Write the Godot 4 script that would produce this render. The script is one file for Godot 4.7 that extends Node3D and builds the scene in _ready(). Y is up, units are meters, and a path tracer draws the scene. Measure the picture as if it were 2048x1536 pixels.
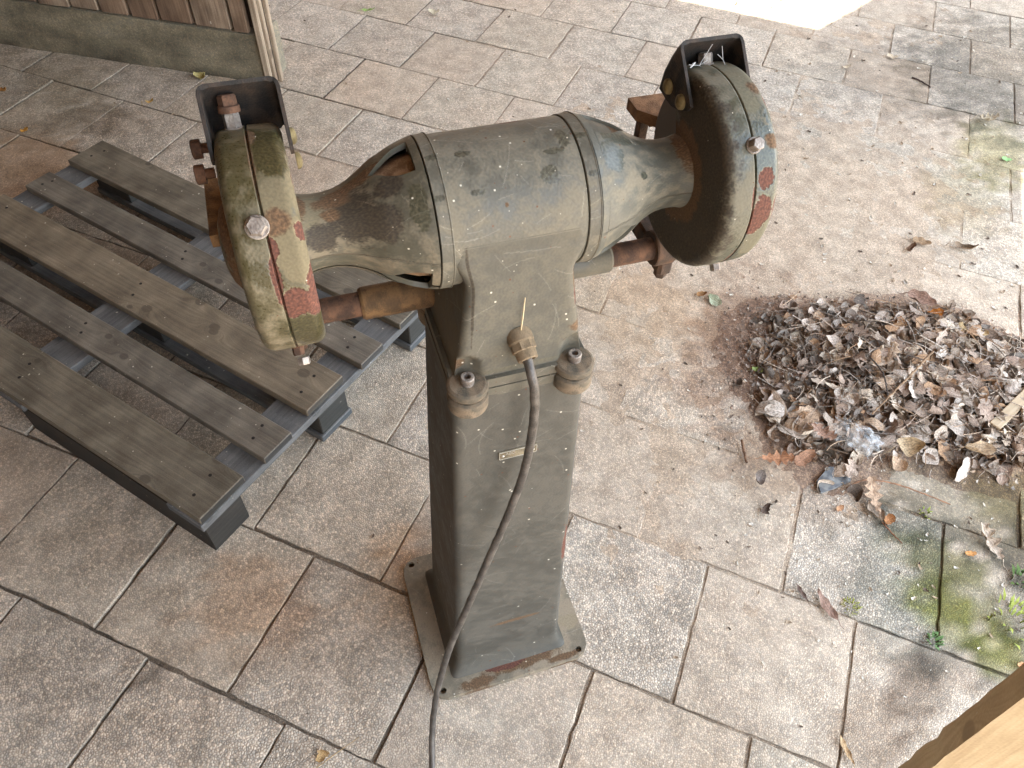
extends Node3D
# A pedestal grinder on a paved shed floor, with a pallet, a heap of dry leaves and a timber wall.

const CAM_H := 1.4465
const TILE := 0.30
var used := {}
var rng := RandomNumberGenerator.new()
var nz := FastNoiseLite.new()      # general purpose value noise, frequency 1
var nz2 := FastNoiseLite.new()


class MB:
	var v := PackedVector3Array()
	var n := PackedVector3Array()
	var uv := PackedVector2Array()
	var c := PackedColorArray()
	var ix := PackedInt32Array()
	var endc := Color.WHITE      # tint of a box's end grain

	func vert(p: Vector3, nn: Vector3, t := Vector2.ZERO, col := Color.WHITE) -> int:
		v.append(p)
		n.append(nn)
		uv.append(t)
		c.append(col)
		return v.size() - 1

	func tri(a: int, b: int, d: int) -> void:
		var g := (v[d] - v[a]).cross(v[b] - v[a])
		ix.append(a)
		if g.dot(n[a] + n[b] + n[d]) < 0.0:
			ix.append(d)
			ix.append(b)
		else:
			ix.append(b)
			ix.append(d)

	func quad(a: int, b: int, d: int, e: int) -> void:
		tri(a, b, d)
		tri(a, d, e)

	# a flat polygon whose normal points along want
	func poly(pts: Array, want: Vector3, uvs: Array = [], col := Color.WHITE) -> void:
		var nn := Vector3.ZERO
		for i in range(1, pts.size() - 1):
			nn += (pts[i + 1] - pts[0]).cross(pts[i] - pts[0])
		nn = nn.normalized()
		if nn.dot(want) < 0.0:
			nn = -nn
		var first := v.size()
		for i in pts.size():
			vert(pts[i], nn, uvs[i] if uvs.size() else Vector2.ZERO, col)
		for i in range(1, pts.size() - 1):
			tri(first, first + i, first + i + 1)

	# a grid of points; outward normals lie along du x dv (flip turns them)
	func grid(nu: int, nv: int, f: Callable, uf = null, closed := false, flip := false, cf = null) -> void:
		var p: Array[Vector3] = []
		var first := v.size()
		for j in nv + 1:
			for i in nu + 1:
				p.append(f.call(float(i) / nu, float(j) / nv))
		for j in nv + 1:
			for i in nu + 1:
				var il := i - 1
				var ir := i + 1
				if closed:
					il = il if il >= 0 else nu - 1
					ir = ir if ir <= nu else 1
				else:
					il = maxi(il, 0)
					ir = mini(ir, nu)
				var du := p[j * (nu + 1) + ir] - p[j * (nu + 1) + il]
				var dv := p[mini(j + 1, nv) * (nu + 1) + i] - p[maxi(j - 1, 0) * (nu + 1) + i]
				var nn := du.cross(dv).normalized()
				if nn == Vector3.ZERO:
					nn = Vector3.UP
				if flip:
					nn = -nn
				vert(p[j * (nu + 1) + i], nn, uf.call(float(i) / nu, float(j) / nv) if uf != null else Vector2.ZERO, cf.call(p[j * (nu + 1) + i]) if cf != null else Color.WHITE)
		for j in nv:
			for i in nu:
				var a := first + j * (nu + 1) + i
				quad(a, a + 1, a + nu + 2, a + nu + 1)

	# a box with chamfered edges; uv in metres with u along the box's x
	func box(at: Vector3, size: Vector3, bevel := 0.002, b := Basis.IDENTITY, off := Vector2.ZERO, col := Color.WHITE) -> void:
		var h := size / 2.0
		var k := minf(bevel, minf(h.x, minf(h.y, h.z)) * 0.9)
		for axis in 3:
			for sg in [-1.0, 1.0]:
				var pts := []
				var uvs := []
				var u: int = (axis + 1) % 3
				var w: int = (axis + 2) % 3
				for q in [[-1, -1], [1, -1], [1, 1], [-1, 1]]:
					var e := Vector3.ZERO
					e[axis] = sg * h[axis]
					e[u] = q[0] * (h[u] - k)
					e[w] = q[1] * (h[w] - k)
					pts.append(at + b * e)
					uvs.append(off + (Vector2(e.x, e.z) if axis == 1 else Vector2(e.x, e.y + 0.31) if axis == 2 else Vector2(e.z * 0.3 + 0.17, e.y + 0.57)))
				var nn := Vector3.ZERO
				nn[axis] = sg
				poly(pts, b * nn, uvs, endc * col if axis == 0 else col)
		for axis in 3:
			var u: int = (axis + 1) % 3
			var w: int = (axis + 2) % 3
			for su in [-1.0, 1.0]:
				for sw in [-1.0, 1.0]:
					var pts := []
					var uvs := []
					for q in [[-1, 0], [1, 0], [1, 1], [-1, 1]]:
						var e := Vector3.ZERO
						e[axis] = q[0] * (h[axis] - k)
						e[u] = su * (h[u] - (k if q[1] == 1 else 0.0))
						e[w] = sw * (h[w] - (k if q[1] == 0 else 0.0))
						pts.append(at + b * e)
						uvs.append(off + Vector2(e.x, e.z + e.y))
					var nn := Vector3.ZERO
					nn[u] = su
					nn[w] = sw
					poly(pts, b * nn, uvs, col)
		for sx in [-1.0, 1.0]:
			for sy in [-1.0, 1.0]:
				for sz in [-1.0, 1.0]:
					poly([at + b * Vector3(sx * h.x, sy * (h.y - k), sz * (h.z - k)), at + b * Vector3(sx * (h.x - k), sy * h.y, sz * (h.z - k)), at + b * Vector3(sx * (h.x - k), sy * (h.y - k), sz * h.z)], b * Vector3(sx, sy, sz), [off, off, off], col)

	# a surface of revolution about basis x through at; profile = [Vector2(along, radius)]
	func lathe(at: Vector3, b: Basis, profile: Array, seg: int, a0 := 0.0, a1 := TAU, us := 0.1, smooth := true) -> void:
		var closed := absf(a1 - a0 - TAU) < 0.001
		if smooth:
			var len := [0.0]
			for i in range(1, profile.size()):
				len.append(len[i - 1] + (profile[i] - profile[i - 1]).length())
			var m := profile.size() - 1
			grid(seg, m, func(u, w):
				var q: Vector2 = profile[roundi(w * m)]
				var a: float = lerpf(a0, a1, u)
				return at + b * Vector3(q.x, q.y * sin(a), q.y * cos(a)), func(u, w): return Vector2(u * (a1 - a0) * us, len[roundi(w * m)]), closed, true)
			return
		for i in profile.size() - 1:
			var q: Vector2 = profile[i]
			var r: Vector2 = profile[i + 1]
			if q.is_equal_approx(r):
				continue
			var d := (r - q).normalized()
			var first := v.size()
			for s in seg + 1:
				var a: float = lerpf(a0, a1, float(s) / seg)
				var nn := b * Vector3(-d.y, d.x * sin(a), d.x * cos(a))
				vert(at + b * Vector3(q.x, q.y * sin(a), q.y * cos(a)), nn, Vector2(a * us, q.x))
				vert(at + b * Vector3(r.x, r.y * sin(a), r.y * cos(a)), nn, Vector2(a * us, r.x + absf(r.y - q.y)))
			for s in seg:
				var k := first + s * 2
				quad(k, k + 2, k + 3, k + 1)

	# n-sided prism along basis x (bolt heads, nuts), chamfered at the far end
	func nut(at: Vector3, b: Basis, r: float, length: float, sides := 6, turn := 0.0, ch := 0.15) -> void:
		var ring := func(x: float, rr: float) -> Array:
			var o := []
			for k in sides:
				var a: float = turn + TAU * k / sides
				o.append(at + b * Vector3(x, rr * sin(a), rr * cos(a)))
			return o
		var r0: Array = ring.call(0.0, r)
		var r1: Array = ring.call(length * (1.0 - ch * 1.4), r)
		var r2: Array = ring.call(length, r * (1.0 - ch))
		poly(r2, b.x)
		poly(r0, -b.x)
		for k in sides:
			var m: int = (k + 1) % sides
			var out: Vector3 = (r0[k] + r0[m]) * 0.5 - at
			poly([r0[k], r0[m], r1[m], r1[k]], out)
			poly([r1[k], r1[m], r2[m], r2[k]], out + b.x * r)

	func tube(pts: Array, rad, seg := 10, us := 1.0) -> void:
		var m := pts.size() - 1
		var dirs := []
		var side := Vector3.ZERO
		var lens := [0.0]
		for i in pts.size():
			var d: Vector3 = (pts[mini(i + 1, m)] - pts[maxi(i - 1, 0)]).normalized()
			if i == 0:
				side = d.cross(Vector3.UP if absf(d.y) < 0.9 else Vector3.RIGHT).normalized()
			else:
				side = (side - d * side.dot(d)).normalized()
				lens.append(lens[i - 1] + (pts[i] - pts[i - 1]).length())
			dirs.append([side, d.cross(side)])
		var first := v.size()
		for i in pts.size():
			var r: float = rad[i] if rad is Array else rad
			for s in seg + 1:
				var a := TAU * s / seg
				var nn: Vector3 = dirs[i][0] * cos(a) + dirs[i][1] * sin(a)
				vert(pts[i] + nn * r, nn, Vector2(lens[i] * us, float(s) / seg * r * TAU * us))
		for i in m:
			for s in seg:
				var a := first + i * (seg + 1) + s
				quad(a, a + 1, a + seg + 2, a + seg + 1)
		for e in [0, m]:
			var d: Vector3 = (pts[0] - pts[1]) if e == 0 else (pts[m] - pts[m - 1])
			var ring := []
			for s in seg:
				ring.append(v[first + e * (seg + 1) + s])
			poly(ring, d)

	func mesh(mat: Material = null) -> ArrayMesh:
		var a := []
		a.resize(Mesh.ARRAY_MAX)
		a[Mesh.ARRAY_VERTEX] = v
		a[Mesh.ARRAY_NORMAL] = n
		a[Mesh.ARRAY_TEX_UV] = uv
		a[Mesh.ARRAY_COLOR] = c
		a[Mesh.ARRAY_INDEX] = ix
		var m := ArrayMesh.new()
		m.add_surface_from_arrays(Mesh.PRIMITIVE_TRIANGLES, a)
		if mat:
			m.surface_set_material(0, mat)
		return m


func numbered(called: String, parent: Node) -> String:
	var key := str(parent.get_instance_id()) + called
	var k: int = used.get(key, 0)
	used[key] = k + 1
	return called if k == 0 else "%s_%03d" % [called, k]


func tag(o: Node, label: String, category: String, group := "") -> void:
	o.set_meta("label", label)
	o.set_meta("category", category)
	if group:
		o.set_meta("group", group)


func thing(called: String, label: String, category: String, at := Vector3.ZERO, turn := 0.0, group := "") -> Node3D:
	var o := Node3D.new()
	o.name = numbered(called, self)
	o.position = at
	o.rotation.y = turn
	tag(o, label, category, group)
	add_child(o, true)
	return o


func part(called: String, m: Mesh, parent: Node3D = self, mat: Material = null) -> MeshInstance3D:
	var o := MeshInstance3D.new()
	o.name = numbered(called, parent)
	o.mesh = m
	if mat:
		o.material_override = mat
	parent.add_child(o, true)
	return o


func noise(freq: float, sd: int, octaves := 3, kind := FastNoiseLite.TYPE_SIMPLEX_SMOOTH) -> FastNoiseLite:
	var f := FastNoiseLite.new()
	f.seed = sd
	f.noise_type = kind
	f.frequency = freq
	f.fractal_octaves = octaves
	f.fractal_type = FastNoiseLite.FRACTAL_FBM if octaves > 1 else FastNoiseLite.FRACTAL_NONE
	return f


func bytes_of(f: FastNoiseLite, w: int, h: int, seamless := false) -> PackedByteArray:
	var im: Image = f.get_seamless_image(w, h) if seamless else f.get_image(w, h)
	im.convert(Image.FORMAT_L8)
	return im.get_data()


func tex(w: int, h: int, fmt: int, d: PackedByteArray) -> ImageTexture:
	return ImageTexture.create_from_image(Image.create_from_data(w, h, false, fmt, d))


func grey(r: float, g: float, b: float, rough := 0.8, metal := 0.0) -> StandardMaterial3D:   # a plain material from linear base colour
	var m := StandardMaterial3D.new()
	m.albedo_color = Color(r, g, b).linear_to_srgb()
	m.roughness = rough
	m.metallic = metal
	return m


static func smooth(a: float, b: float, x: float) -> float:
	var t := clampf((x - a) / (b - a), 0.0, 1.0)
	return t * t * (3.0 - 2.0 * t)


# Old enamel on cast iron: paint, dust lying on it, stains and chipped rust.
# w,h pixels covering mx,my metres; dust 0..1; patches = [u, v, ru, rv, kind] in metres. kinds: 0 rust red, 1 brown rust, 2 clean dark paint, 3 tan dirt, 4 dark grime, also painted shade
func painted(w: int, h: int, mx: float, my: float, paint: Color, dustc: Color, dust: float, sd: int, patches: Array, shine := 0.34, specks := 30, dust_dir = null) -> ORMMaterial3D:
	var px := w / mx
	var big := bytes_of(noise(9.0 / px, sd, 3), w, h)
	var mid := bytes_of(noise(45.0 / px, sd + 1, 3), w, h)
	var fine := bytes_of(noise(260.0 / px, sd + 2, 2), w, h)
	var rgb := PackedByteArray()
	var orm := PackedByteArray()
	var bump := PackedByteArray()
	rgb.resize(w * h * 3)
	orm.resize(w * h * 3)
	bump.resize(w * h)
	var p := [paint.r8, paint.g8, paint.b8]
	var dc := [dustc.r8, dustc.g8, dustc.b8]
	var i := 0
	for y in h:
		for x in w:
			var b: float = big[i] / 255.0
			var m: float = mid[i] / 255.0
			var f: float = fine[i] / 255.0
			var dd := dust
			if dust_dir != null:
				dd = dust_dir.call(x / px, y / px)
			var k := clampf(((b - 0.5) * 1.2 + (m - 0.5) * 1.1 + (f - 0.5) * 0.35) * 1.25 + dd, 0.0, 1.0)
			var t := 0.95 + 0.10 * f
			rgb[i * 3] = int(clampf(lerpf(p[0], dc[0], k) * t, 0, 255))
			rgb[i * 3 + 1] = int(clampf(lerpf(p[1], dc[1], k) * t, 0, 255))
			rgb[i * 3 + 2] = int(clampf(lerpf(p[2], dc[2], k) * t, 0, 255))
			orm[i * 3] = 255
			orm[i * 3 + 1] = int(255 * lerpf(shine + 0.12 * f, 0.85, k))
			bump[i] = int(100 + 30 * f + 36 * k + 26 * m)
			i += 1
	var kinds := [[94, 58, 45, 0.85], [98, 76, 54, 0.9], [int(p[0] * 0.90), int(p[1] * 0.91), int(p[2] * 0.88), 0.3], [int(dc[0] * 0.86 + p[0] * 0.16), int(dc[1] * 0.86 + p[1] * 0.16), int(dc[2] * 0.84 + p[2] * 0.16), 0.95], [62, 54, 42, 0.75]]
	var ordered := patches.duplicate()
	ordered.sort_custom(func(a, b): return [4, 3, 0, 1, 2][a[4]] < [4, 3, 0, 1, 2][b[4]])
	for q in ordered:
		var x0 := maxi(0, int((q[0] - q[2] * 1.6) * px))
		var x1 := mini(w - 1, int((q[0] + q[2] * 1.6) * px))
		var y0 := maxi(0, int((q[1] - q[3] * 1.6) * px))
		var y1 := mini(h - 1, int((q[1] + q[3] * 1.6) * px))
		var kd: Array = kinds[q[4]]
		var soft: float = 0.09 if q[4] in [0, 2] else 0.22 if q[4] == 3 else 0.45
		for y in range(y0, y1 + 1):
			for x in range(x0, x1 + 1):
				i = y * w + x
				var ex: float = (x / px - q[0]) / q[2]
				var ey: float = (y / px - q[1]) / q[3]
				var f: float = fine[i] / 255.0
				var d := ex * ex + ey * ey + (mid[i] / 255.0 - 0.5) * (0.8 if q[4] == 0 else 1.1) + (big[i] / 255.0 - 0.5) * (0.25 if q[4] == 0 else 0.7) + (f - 0.5) * 0.5
				var k := 1.0 - smooth(1.0 - soft, 1.0 + soft, d)
				if k <= 0.0:
					if q[4] == 0 and d < 1.22:   # pale lip of the broken paint
						for c in 3:
							rgb[i * 3 + c] = mini(255, int(rgb[i * 3 + c] * 1.12 + 6))
					continue
				var t := 0.72 + 0.56 * f if q[4] != 3 else 0.92 + 0.16 * f
				for c in 3:
					rgb[i * 3 + c] = int(clampf(lerpf(rgb[i * 3 + c], kd[c] * t, k), 0, 255))
				orm[i * 3 + 1] = int(lerpf(orm[i * 3 + 1], 255 * kd[3], k))
				if q[4] == 0:
					bump[i] = int(lerpf(bump[i], 40 + 60 * f, k))
				elif q[4] in [1, 3]:
					bump[i] = int(clampf(lerpf(bump[i], 118 + 70 * f * (1.0 if q[4] == 1 else 0.5), k), 0, 255))
	var r := RandomNumberGenerator.new()
	r.seed = sd
	for q in specks:    # pale flecks of dirt and small rust pits, and hair scratches
		var x := r.randi_range(3, w - 4)
		var y := r.randi_range(3, h - 4)
		var s := r.randi_range(1, 2)
		var pale := r.randf() < 0.55
		for dy in s:
			for dx in s:
				i = (y + dy) * w + x + dx
				for c in 3:
					rgb[i * 3 + c] = [215, 208, 190][c] if pale else [96, 58, 36][c]
	for q in specks / 2:
		var x := r.randf_range(0, w)
		var y := r.randf_range(0, h)
		var a := r.randf_range(0, TAU)
		var bend := r.randf_range(-0.02, 0.02)
		for s in r.randi_range(12, 60):
			a += bend
			x += cos(a)
			y += sin(a)
			if x < 1 or y < 1 or x > w - 2 or y > h - 2:
				break
			i = int(y) * w + int(x)
			for c in 3:
				rgb[i * 3 + c] = mini(255, rgb[i * 3 + c] + 18)
	var mat := ORMMaterial3D.new()
	mat.albedo_texture = tex(w, h, Image.FORMAT_RGB8, rgb)
	mat.orm_texture = tex(w, h, Image.FORMAT_RGB8, orm)
	mat.heightmap_enabled = true
	mat.heightmap_texture = tex(w, h, Image.FORMAT_L8, bump)
	mat.heightmap_scale = 0.13
	mat.uv1_scale = Vector3(1.0 / mx, 1.0 / my, 1)
	return mat


# Weathered softwood: grain along u, a few knots, dirt and pale flecks. Covers mx by my metres.
func wood(w: int, h: int, mx: float, my: float, dark: Color, light: Color, sd: int, knots := 5, specks := 60, dirt := 0.5) -> StandardMaterial3D:
	var g := noise(1.0, sd, 4)
	var fine := bytes_of(noise(0.35, sd + 5, 2), w, h)
	var big := bytes_of(noise(0.012, sd + 6, 3), w, h)
	var rgb := PackedByteArray()
	var bump := PackedByteArray()
	rgb.resize(w * h * 3)
	bump.resize(w * h)
	var r := RandomNumberGenerator.new()
	r.seed = sd
	var kn := []
	for k in knots:
		kn.append([r.randf() * mx, r.randf() * my, r.randf_range(0.006, 0.014)])
	var i := 0
	for y in h:
		for x in w:
			var u: float = x * mx / w
			var q: float = y * my / h
			var pull := 0.0
			var knot := 0.0
			for k in kn:
				var ex: float = (u - k[0]) / (k[2] * 3.0)
				var ey: float = (q - k[1]) / k[2]
				var e := ex * ex + ey * ey
				if e < 12.0:
					pull += exp(-e * 0.6) * 0.02
					var e2: float = ((u - k[0]) * (u - k[0]) * 0.6 + (q - k[1]) * (q - k[1])) / (k[2] * k[2])
					knot = maxf(knot, 1.0 - smooth(0.6, 1.1, e2))
			var n := g.get_noise_2d(u * 2.5, (q + pull) * 110.0)
			var ring := sin((q + pull + 0.01 * g.get_noise_2d(u * 1.2 + 40.0, q * 6.0)) * 520.0 + n * 3.0)
			var f: float = fine[i] / 255.0
			var b: float = big[i] / 255.0
			var n2 := g.get_noise_2d(u * 9.0 + 70.0, (q + pull) * 420.0)
			var t := clampf(0.47 + 0.22 * n + 0.20 * n2 + 0.05 * ring + (f - 0.5) * 0.34 + (b - 0.5) * dirt * 0.9, 0.0, 1.0)
			var cr := dark.lerp(light, t)
			if knot > 0.0:
				cr = cr.lerp(dark * 0.85, knot * 0.55)
			rgb[i * 3] = int(clampf(cr.r * 255, 0, 255))
			rgb[i * 3 + 1] = int(clampf(cr.g * 255, 0, 255))
			rgb[i * 3 + 2] = int(clampf(cr.b * 255, 0, 255))
			bump[i] = int(clampf(128 + 40 * n + 40 * n2 + 10 * ring + 30 * (f - 0.5), 0, 255))
			i += 1
	for k in specks:
		var x := r.randi_range(4, w - 8)
		var y := r.randi_range(4, h - 8)
		var s := 1 + int(r.randf() * r.randf() * 4.0)
		for dy in s:
			for dx in s:
				if r.randf() < 0.8:
					i = (y + dy) * w + x + dx
					for c in 3:
						rgb[i * 3 + c] = [196, 190, 172][c]
	var mat := StandardMaterial3D.new()
	mat.albedo_texture = tex(w, h, Image.FORMAT_RGB8, rgb)
	mat.heightmap_enabled = true
	mat.heightmap_texture = tex(w, h, Image.FORMAT_L8, bump)
	mat.heightmap_scale = 0.06
	mat.roughness = 0.82
	mat.uv1_scale = Vector3(1.0 / mx, 1.0 / my, 1)
	return mat


# Exposed aggregate, seamless, for world triplanar use over span metres.
func aggregate(side: int, span: float, sd: int, pebble: float, lo: Color, hi: Color, contrast: float, relief: float) -> StandardMaterial3D:
	var cell := noise(1.0 / (pebble * side / span), sd, 1, FastNoiseLite.TYPE_CELLULAR)
	cell.cellular_return_type = FastNoiseLite.RETURN_DISTANCE2_SUB
	cell.cellular_jitter = 1.0
	var d := bytes_of(cell, side, side, true)
	cell.cellular_return_type = FastNoiseLite.RETURN_CELL_VALUE
	var val := bytes_of(cell, side, side, true)
	var big := bytes_of(noise(7.0 / side, sd + 2, 4), side, side, true)
	var fine := bytes_of(noise(0.28, sd + 3, 2), side, side, true)
	var rgb := PackedByteArray()
	var bump := PackedByteArray()
	rgb.resize(side * side * 3)
	bump.resize(side * side)
	for i in side * side:
		var e: float = d[i] / 255.0
		var k: float = val[i] / 255.0
		var b: float = big[i] / 255.0
		var f: float = fine[i] / 255.0
		var stone := smooth(0.04, 0.4, e)
		var t := 0.5 + contrast * (0.9 * (k - 0.5) + 0.8 * (stone - 0.6) + 0.5 * (f - 0.5)) + 0.5 * (b - 0.5)
		if k > 0.94:
			t += 0.35 * contrast
		t = clampf(t, 0.0, 1.0)
		var warm := (k - 0.5) * 14.0 * contrast
		rgb[i * 3] = int(clampf(lerpf(lo.r8, hi.r8, t) + warm, 0, 255))
		rgb[i * 3 + 1] = int(clampf(lerpf(lo.g8, hi.g8, t), 0, 255))
		rgb[i * 3 + 2] = int(clampf(lerpf(lo.b8, hi.b8, t) - warm, 0, 255))
		bump[i] = int(clampf(255.0 * (0.6 * stone + 0.2 * k + 0.2 * f), 0, 255))
	var mat := StandardMaterial3D.new()
	mat.albedo_texture = tex(side, side, Image.FORMAT_RGB8, rgb)
	mat.heightmap_enabled = true
	mat.heightmap_texture = tex(side, side, Image.FORMAT_L8, bump)
	mat.heightmap_scale = relief
	mat.roughness = 0.9
	mat.vertex_color_use_as_albedo = true
	mat.uv1_triplanar = true
	mat.uv1_world_triplanar = true
	mat.uv1_scale = Vector3.ONE / span
	return mat


# ---------------------------------------------------------------- the ground
var blots := [   # x, z, rx, rz, tint, strength: stains, damp, moss and rust dust lying on the paving
	[-2.10, -1.61, 0.14, 0.09, Color(0.50, 0.47, 0.42), 0.75], [-2.21, -1.50, 0.07, 0.04, Color(0.5, 0.47, 0.42), 0.5], [-2.30, -1.72, 0.2, 0.1, Color(0.7, 0.66, 0.58), 0.5],
	[-0.66, -0.40, 0.13, 0.10, Color(0.86, 0.66, 0.52), 0.6], [-0.40, -0.55, 0.10, 0.10, Color(0.88, 0.72, 0.56), 0.55], [-0.46, -0.62, 0.05, 0.04, Color(1.0, 0.74, 0.52), 0.45],
	[-2.08, -1.30, 0.3, 0.16, Color(0.82, 0.66, 0.52), 0.6], [-1.6, -1.2, 0.4, 0.3, Color(0.75, 0.66, 0.58), 0.4],
	[0.60, -0.95, 0.20, 0.16, Color(0.50, 0.54, 0.53), 0.85], [0.66, -1.18, 0.2, 0.12, Color(0.50, 0.50, 0.44), 0.85], [0.53, -1.08, 0.1, 0.08, Color(0.6, 0.63, 0.62), 0.6],
	[0.63, -0.93, 0.10, 0.07, Color(0.50, 0.54, 0.14), 0.95], [0.70, -0.88, 0.07, 0.05, Color(0.50, 0.54, 0.14), 0.9], [0.60, -1.03, 0.12, 0.06, Color(0.56, 0.56, 0.26), 0.8], [0.74, -1.30, 0.09, 0.14, Color(0.42, 0.38, 0.16), 0.75],
	[0.70, -2.72, 0.12, 0.22, Color(0.62, 0.62, 0.36), 0.7], [0.60, -2.4, 0.12, 0.2, Color(0.68, 0.66, 0.5), 0.5], [0.75, -1.10, 0.05, 0.10, Color(0.32, 0.29, 0.24), 0.7],
	[0.10, -2.75, 0.45, 0.3, Color(0.80, 0.84, 0.88), 0.5], [0.45, -3.1, 0.4, 0.3, Color(0.62, 0.62, 0.62), 0.6], [0.75, -3.3, 0.4, 0.5, Color(0.48, 0.47, 0.44), 0.8],
	[-0.15, -1.30, 0.30, 0.35, Color(1.0, 0.97, 0.93), 0.6], [-0.2, -1.5, 0.2, 0.15, Color(1.0, 0.92, 0.82), 0.6], [-0.55, -0.72, 0.2, 0.14, Color(0.96, 0.94, 0.92), 0.4],
	[0.57, -0.72, 0.05, 0.09, Color(0.42, 0.36, 0.31), 0.85], [0.50, -0.62, 0.06, 0.08, Color(0.60, 0.52, 0.45), 0.7], [0.63, -0.80, 0.06, 0.04, Color(0.55, 0.48, 0.43), 0.7],
	[0.10, -1.45, 0.16, 0.28, Color(0.62, 0.52, 0.47), 0.8], [0.30, -1.15, 0.2, 0.12, Color(0.78, 0.70, 0.64), 0.6],
	[-2.6, -1.5, 0.5, 0.4, Color(0.78, 0.75, 0.68), 0.6], [-1.0, -0.25, 0.3, 0.15, Color(0.82, 0.80, 0.78), 0.6], [-0.72, -0.15, 0.2, 0.1, Color(0.88, 0.85, 0.83), 0.5],
]


func floor_tint(x: float, z: float) -> Color:
	var a := nz.get_noise_2d(x * 2.3, z * 2.3)
	var b := nz.get_noise_2d(x * 9.0 + 50.0, z * 9.0)
	var c := Color(0.90, 0.84, 0.77).lerp(Color(0.885, 0.855, 0.80), clampf(0.5 + a, 0, 1)) * (1.0 + 0.10 * b)
	for q in blots:
		var ex: float = (x - q[0]) / q[2]
		var ez: float = (z - q[1]) / q[3]
		var d := ex * ex + ez * ez
		if d < 2.6:
			var k: float = (1.0 - smooth(0.3, 1.6, d + 0.9 * b + 0.8 * nz2.get_noise_2d(x * 24.0, z * 24.0))) * q[5]
			c = c.lerp(Color(c.r * q[4].r, c.g * q[4].g, c.b * q[4].b), k)
	return c


func dustiness(x: float, z: float) -> float:
	var d := -0.02 + 0.46 * smooth(-1.0, -1.7, z) * smooth(-1.7, -1.0, x) + 0.38 * smooth(-0.35, 0.05, x) * smooth(0.8, 0.35, x)
	d += 0.40 * exp(-pow((x + 0.12) / 0.42, 2) - pow((z + 1.35) / 0.55, 2))
	d += 0.40 * exp(-pow((x - 0.25) / 0.5, 2) - pow((z + 1.25) / 0.45, 2))
	d += 0.40 * exp(-pow((x + 0.35) / 0.7, 2) - pow((z + 2.2) / 0.6, 2))
	d += 0.30 * exp(-pow((x - 0.5) / 0.5, 2) - pow((z + 2.3) / 0.5, 2))
	d += 0.6 * exp(-pow((x + 0.6) / 0.3, 2) - pow((z + 0.95) / 0.35, 2))
	d += 0.45 * exp(-pow((x + 1.6) / 0.4, 2) - pow((z + 1.75) / 0.25, 2))
	d += 0.35 * exp(-pow((x - 0.05) / 0.2, 2) - pow((z + 0.75) / 0.2, 2))
	return d


func make_floor() -> void:
	var pav := Node3D.new()
	pav.name = "pavement"
	pav.set_meta("kind", "structure")
	add_child(pav, true)
	var stones := [aggregate(1024, 0.62, 11, 0.0044, Color8(150, 139, 124), Color8(235, 225, 210), 0.52, 0.15), aggregate(1024, 0.71, 23, 0.0048, Color8(146, 136, 123), Color8(236, 227, 214), 0.56, 0.17), aggregate(1024, 0.57, 37, 0.0040, Color8(154, 141, 126), Color8(229, 218, 203), 0.48, 0.13)]
	var cell := TILE
	var z0 := -0.2349
	var phase := [-0.021, 0.085, -0.002, 0.102, 0.0, 0.108, 0.010, 0.117, 0.005, 0.103, 0.012, 0.116, 0.006, 0.11, 0.0]
	for row in range(-1, 14):
		var zc := z0 - cell * (row + 0.5) + cell
		zc = z0 - cell * row + cell * 0.5
		var off: float = phase[row + 1] * CAM_H
		var left := -3.3
		for col in range(-12, 6):
			var xc := off + cell * (col + 0.5)
			if xc < left or xc > 1.0:
				continue
			if xc < zc - 1.30:
				continue
			var r := RandomNumberGenerator.new()
			r.seed = row * 100 + col * 7 + 5000
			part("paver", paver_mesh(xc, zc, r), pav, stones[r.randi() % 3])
	# loose sand that fills the joints and lies in drifts over the stones
	var mb := MB.new()
	var sx := 0.0125
	var nx := 330
	var nzz := 320
	var x0 := -3.1
	var zz0 := 0.12
	var fine := noise(1.0, 91, 4)
	for j in nzz + 1:
		for i in nx + 1:
			var x := x0 + i * sx
			var z := zz0 - j * sx
			var d := dustiness(x, z)
			var n1 := fine.get_noise_2d(x * 7.0, z * 7.0)
			var n2 := fine.get_noise_2d(x * 40.0, z * 40.0)
			var dd := d + 0.5 * n1 + 0.22 * n2
			var y := -0.0072 + 0.0062 * clampf(dd, -0.2, 1.0) + 0.0020 * smooth(0.80, 1.15, dd)
			var t := floor_tint(x, z)
			var k := clampf(0.45 + 0.55 * (d + 0.4 * n1), 0.28, 1.0)
			mb.vert(Vector3(x, y, z), Vector3(-n1 * 0.05, 1, n2 * 0.03).normalized(), Vector2.ZERO, Color(t.r * k, t.g * k * 0.985, t.b * k * 0.965))
	for j in nzz:
		for i in nx:
			var a := j * (nx + 1) + i
			mb.ix.append_array([a, a + nx + 1, a + 1, a + 1, a + nx + 1, a + nx + 2])
	var sandm := aggregate(1024, 0.47, 51, 0.0026, Color8(150, 135, 119), Color8(232, 219, 202), 0.62, 0.13)
	var s := part("sand", mb.mesh(sandm))
	s.set_meta("kind", "structure")
	var g := MB.new()
	g.poly([Vector3(-60, -0.07, -60), Vector3(60, -0.07, -60), Vector3(60, -0.07, 60), Vector3(-60, -0.07, 60)], Vector3.UP)
	var gm := aggregate(512, 0.9, 61, 0.005, Color8(150, 134, 118), Color8(220, 206, 188), 0.5, 0.12)
	gm.vertex_color_use_as_albedo = false
	part("ground", g.mesh(gm)).set_meta("kind", "structure")


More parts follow.
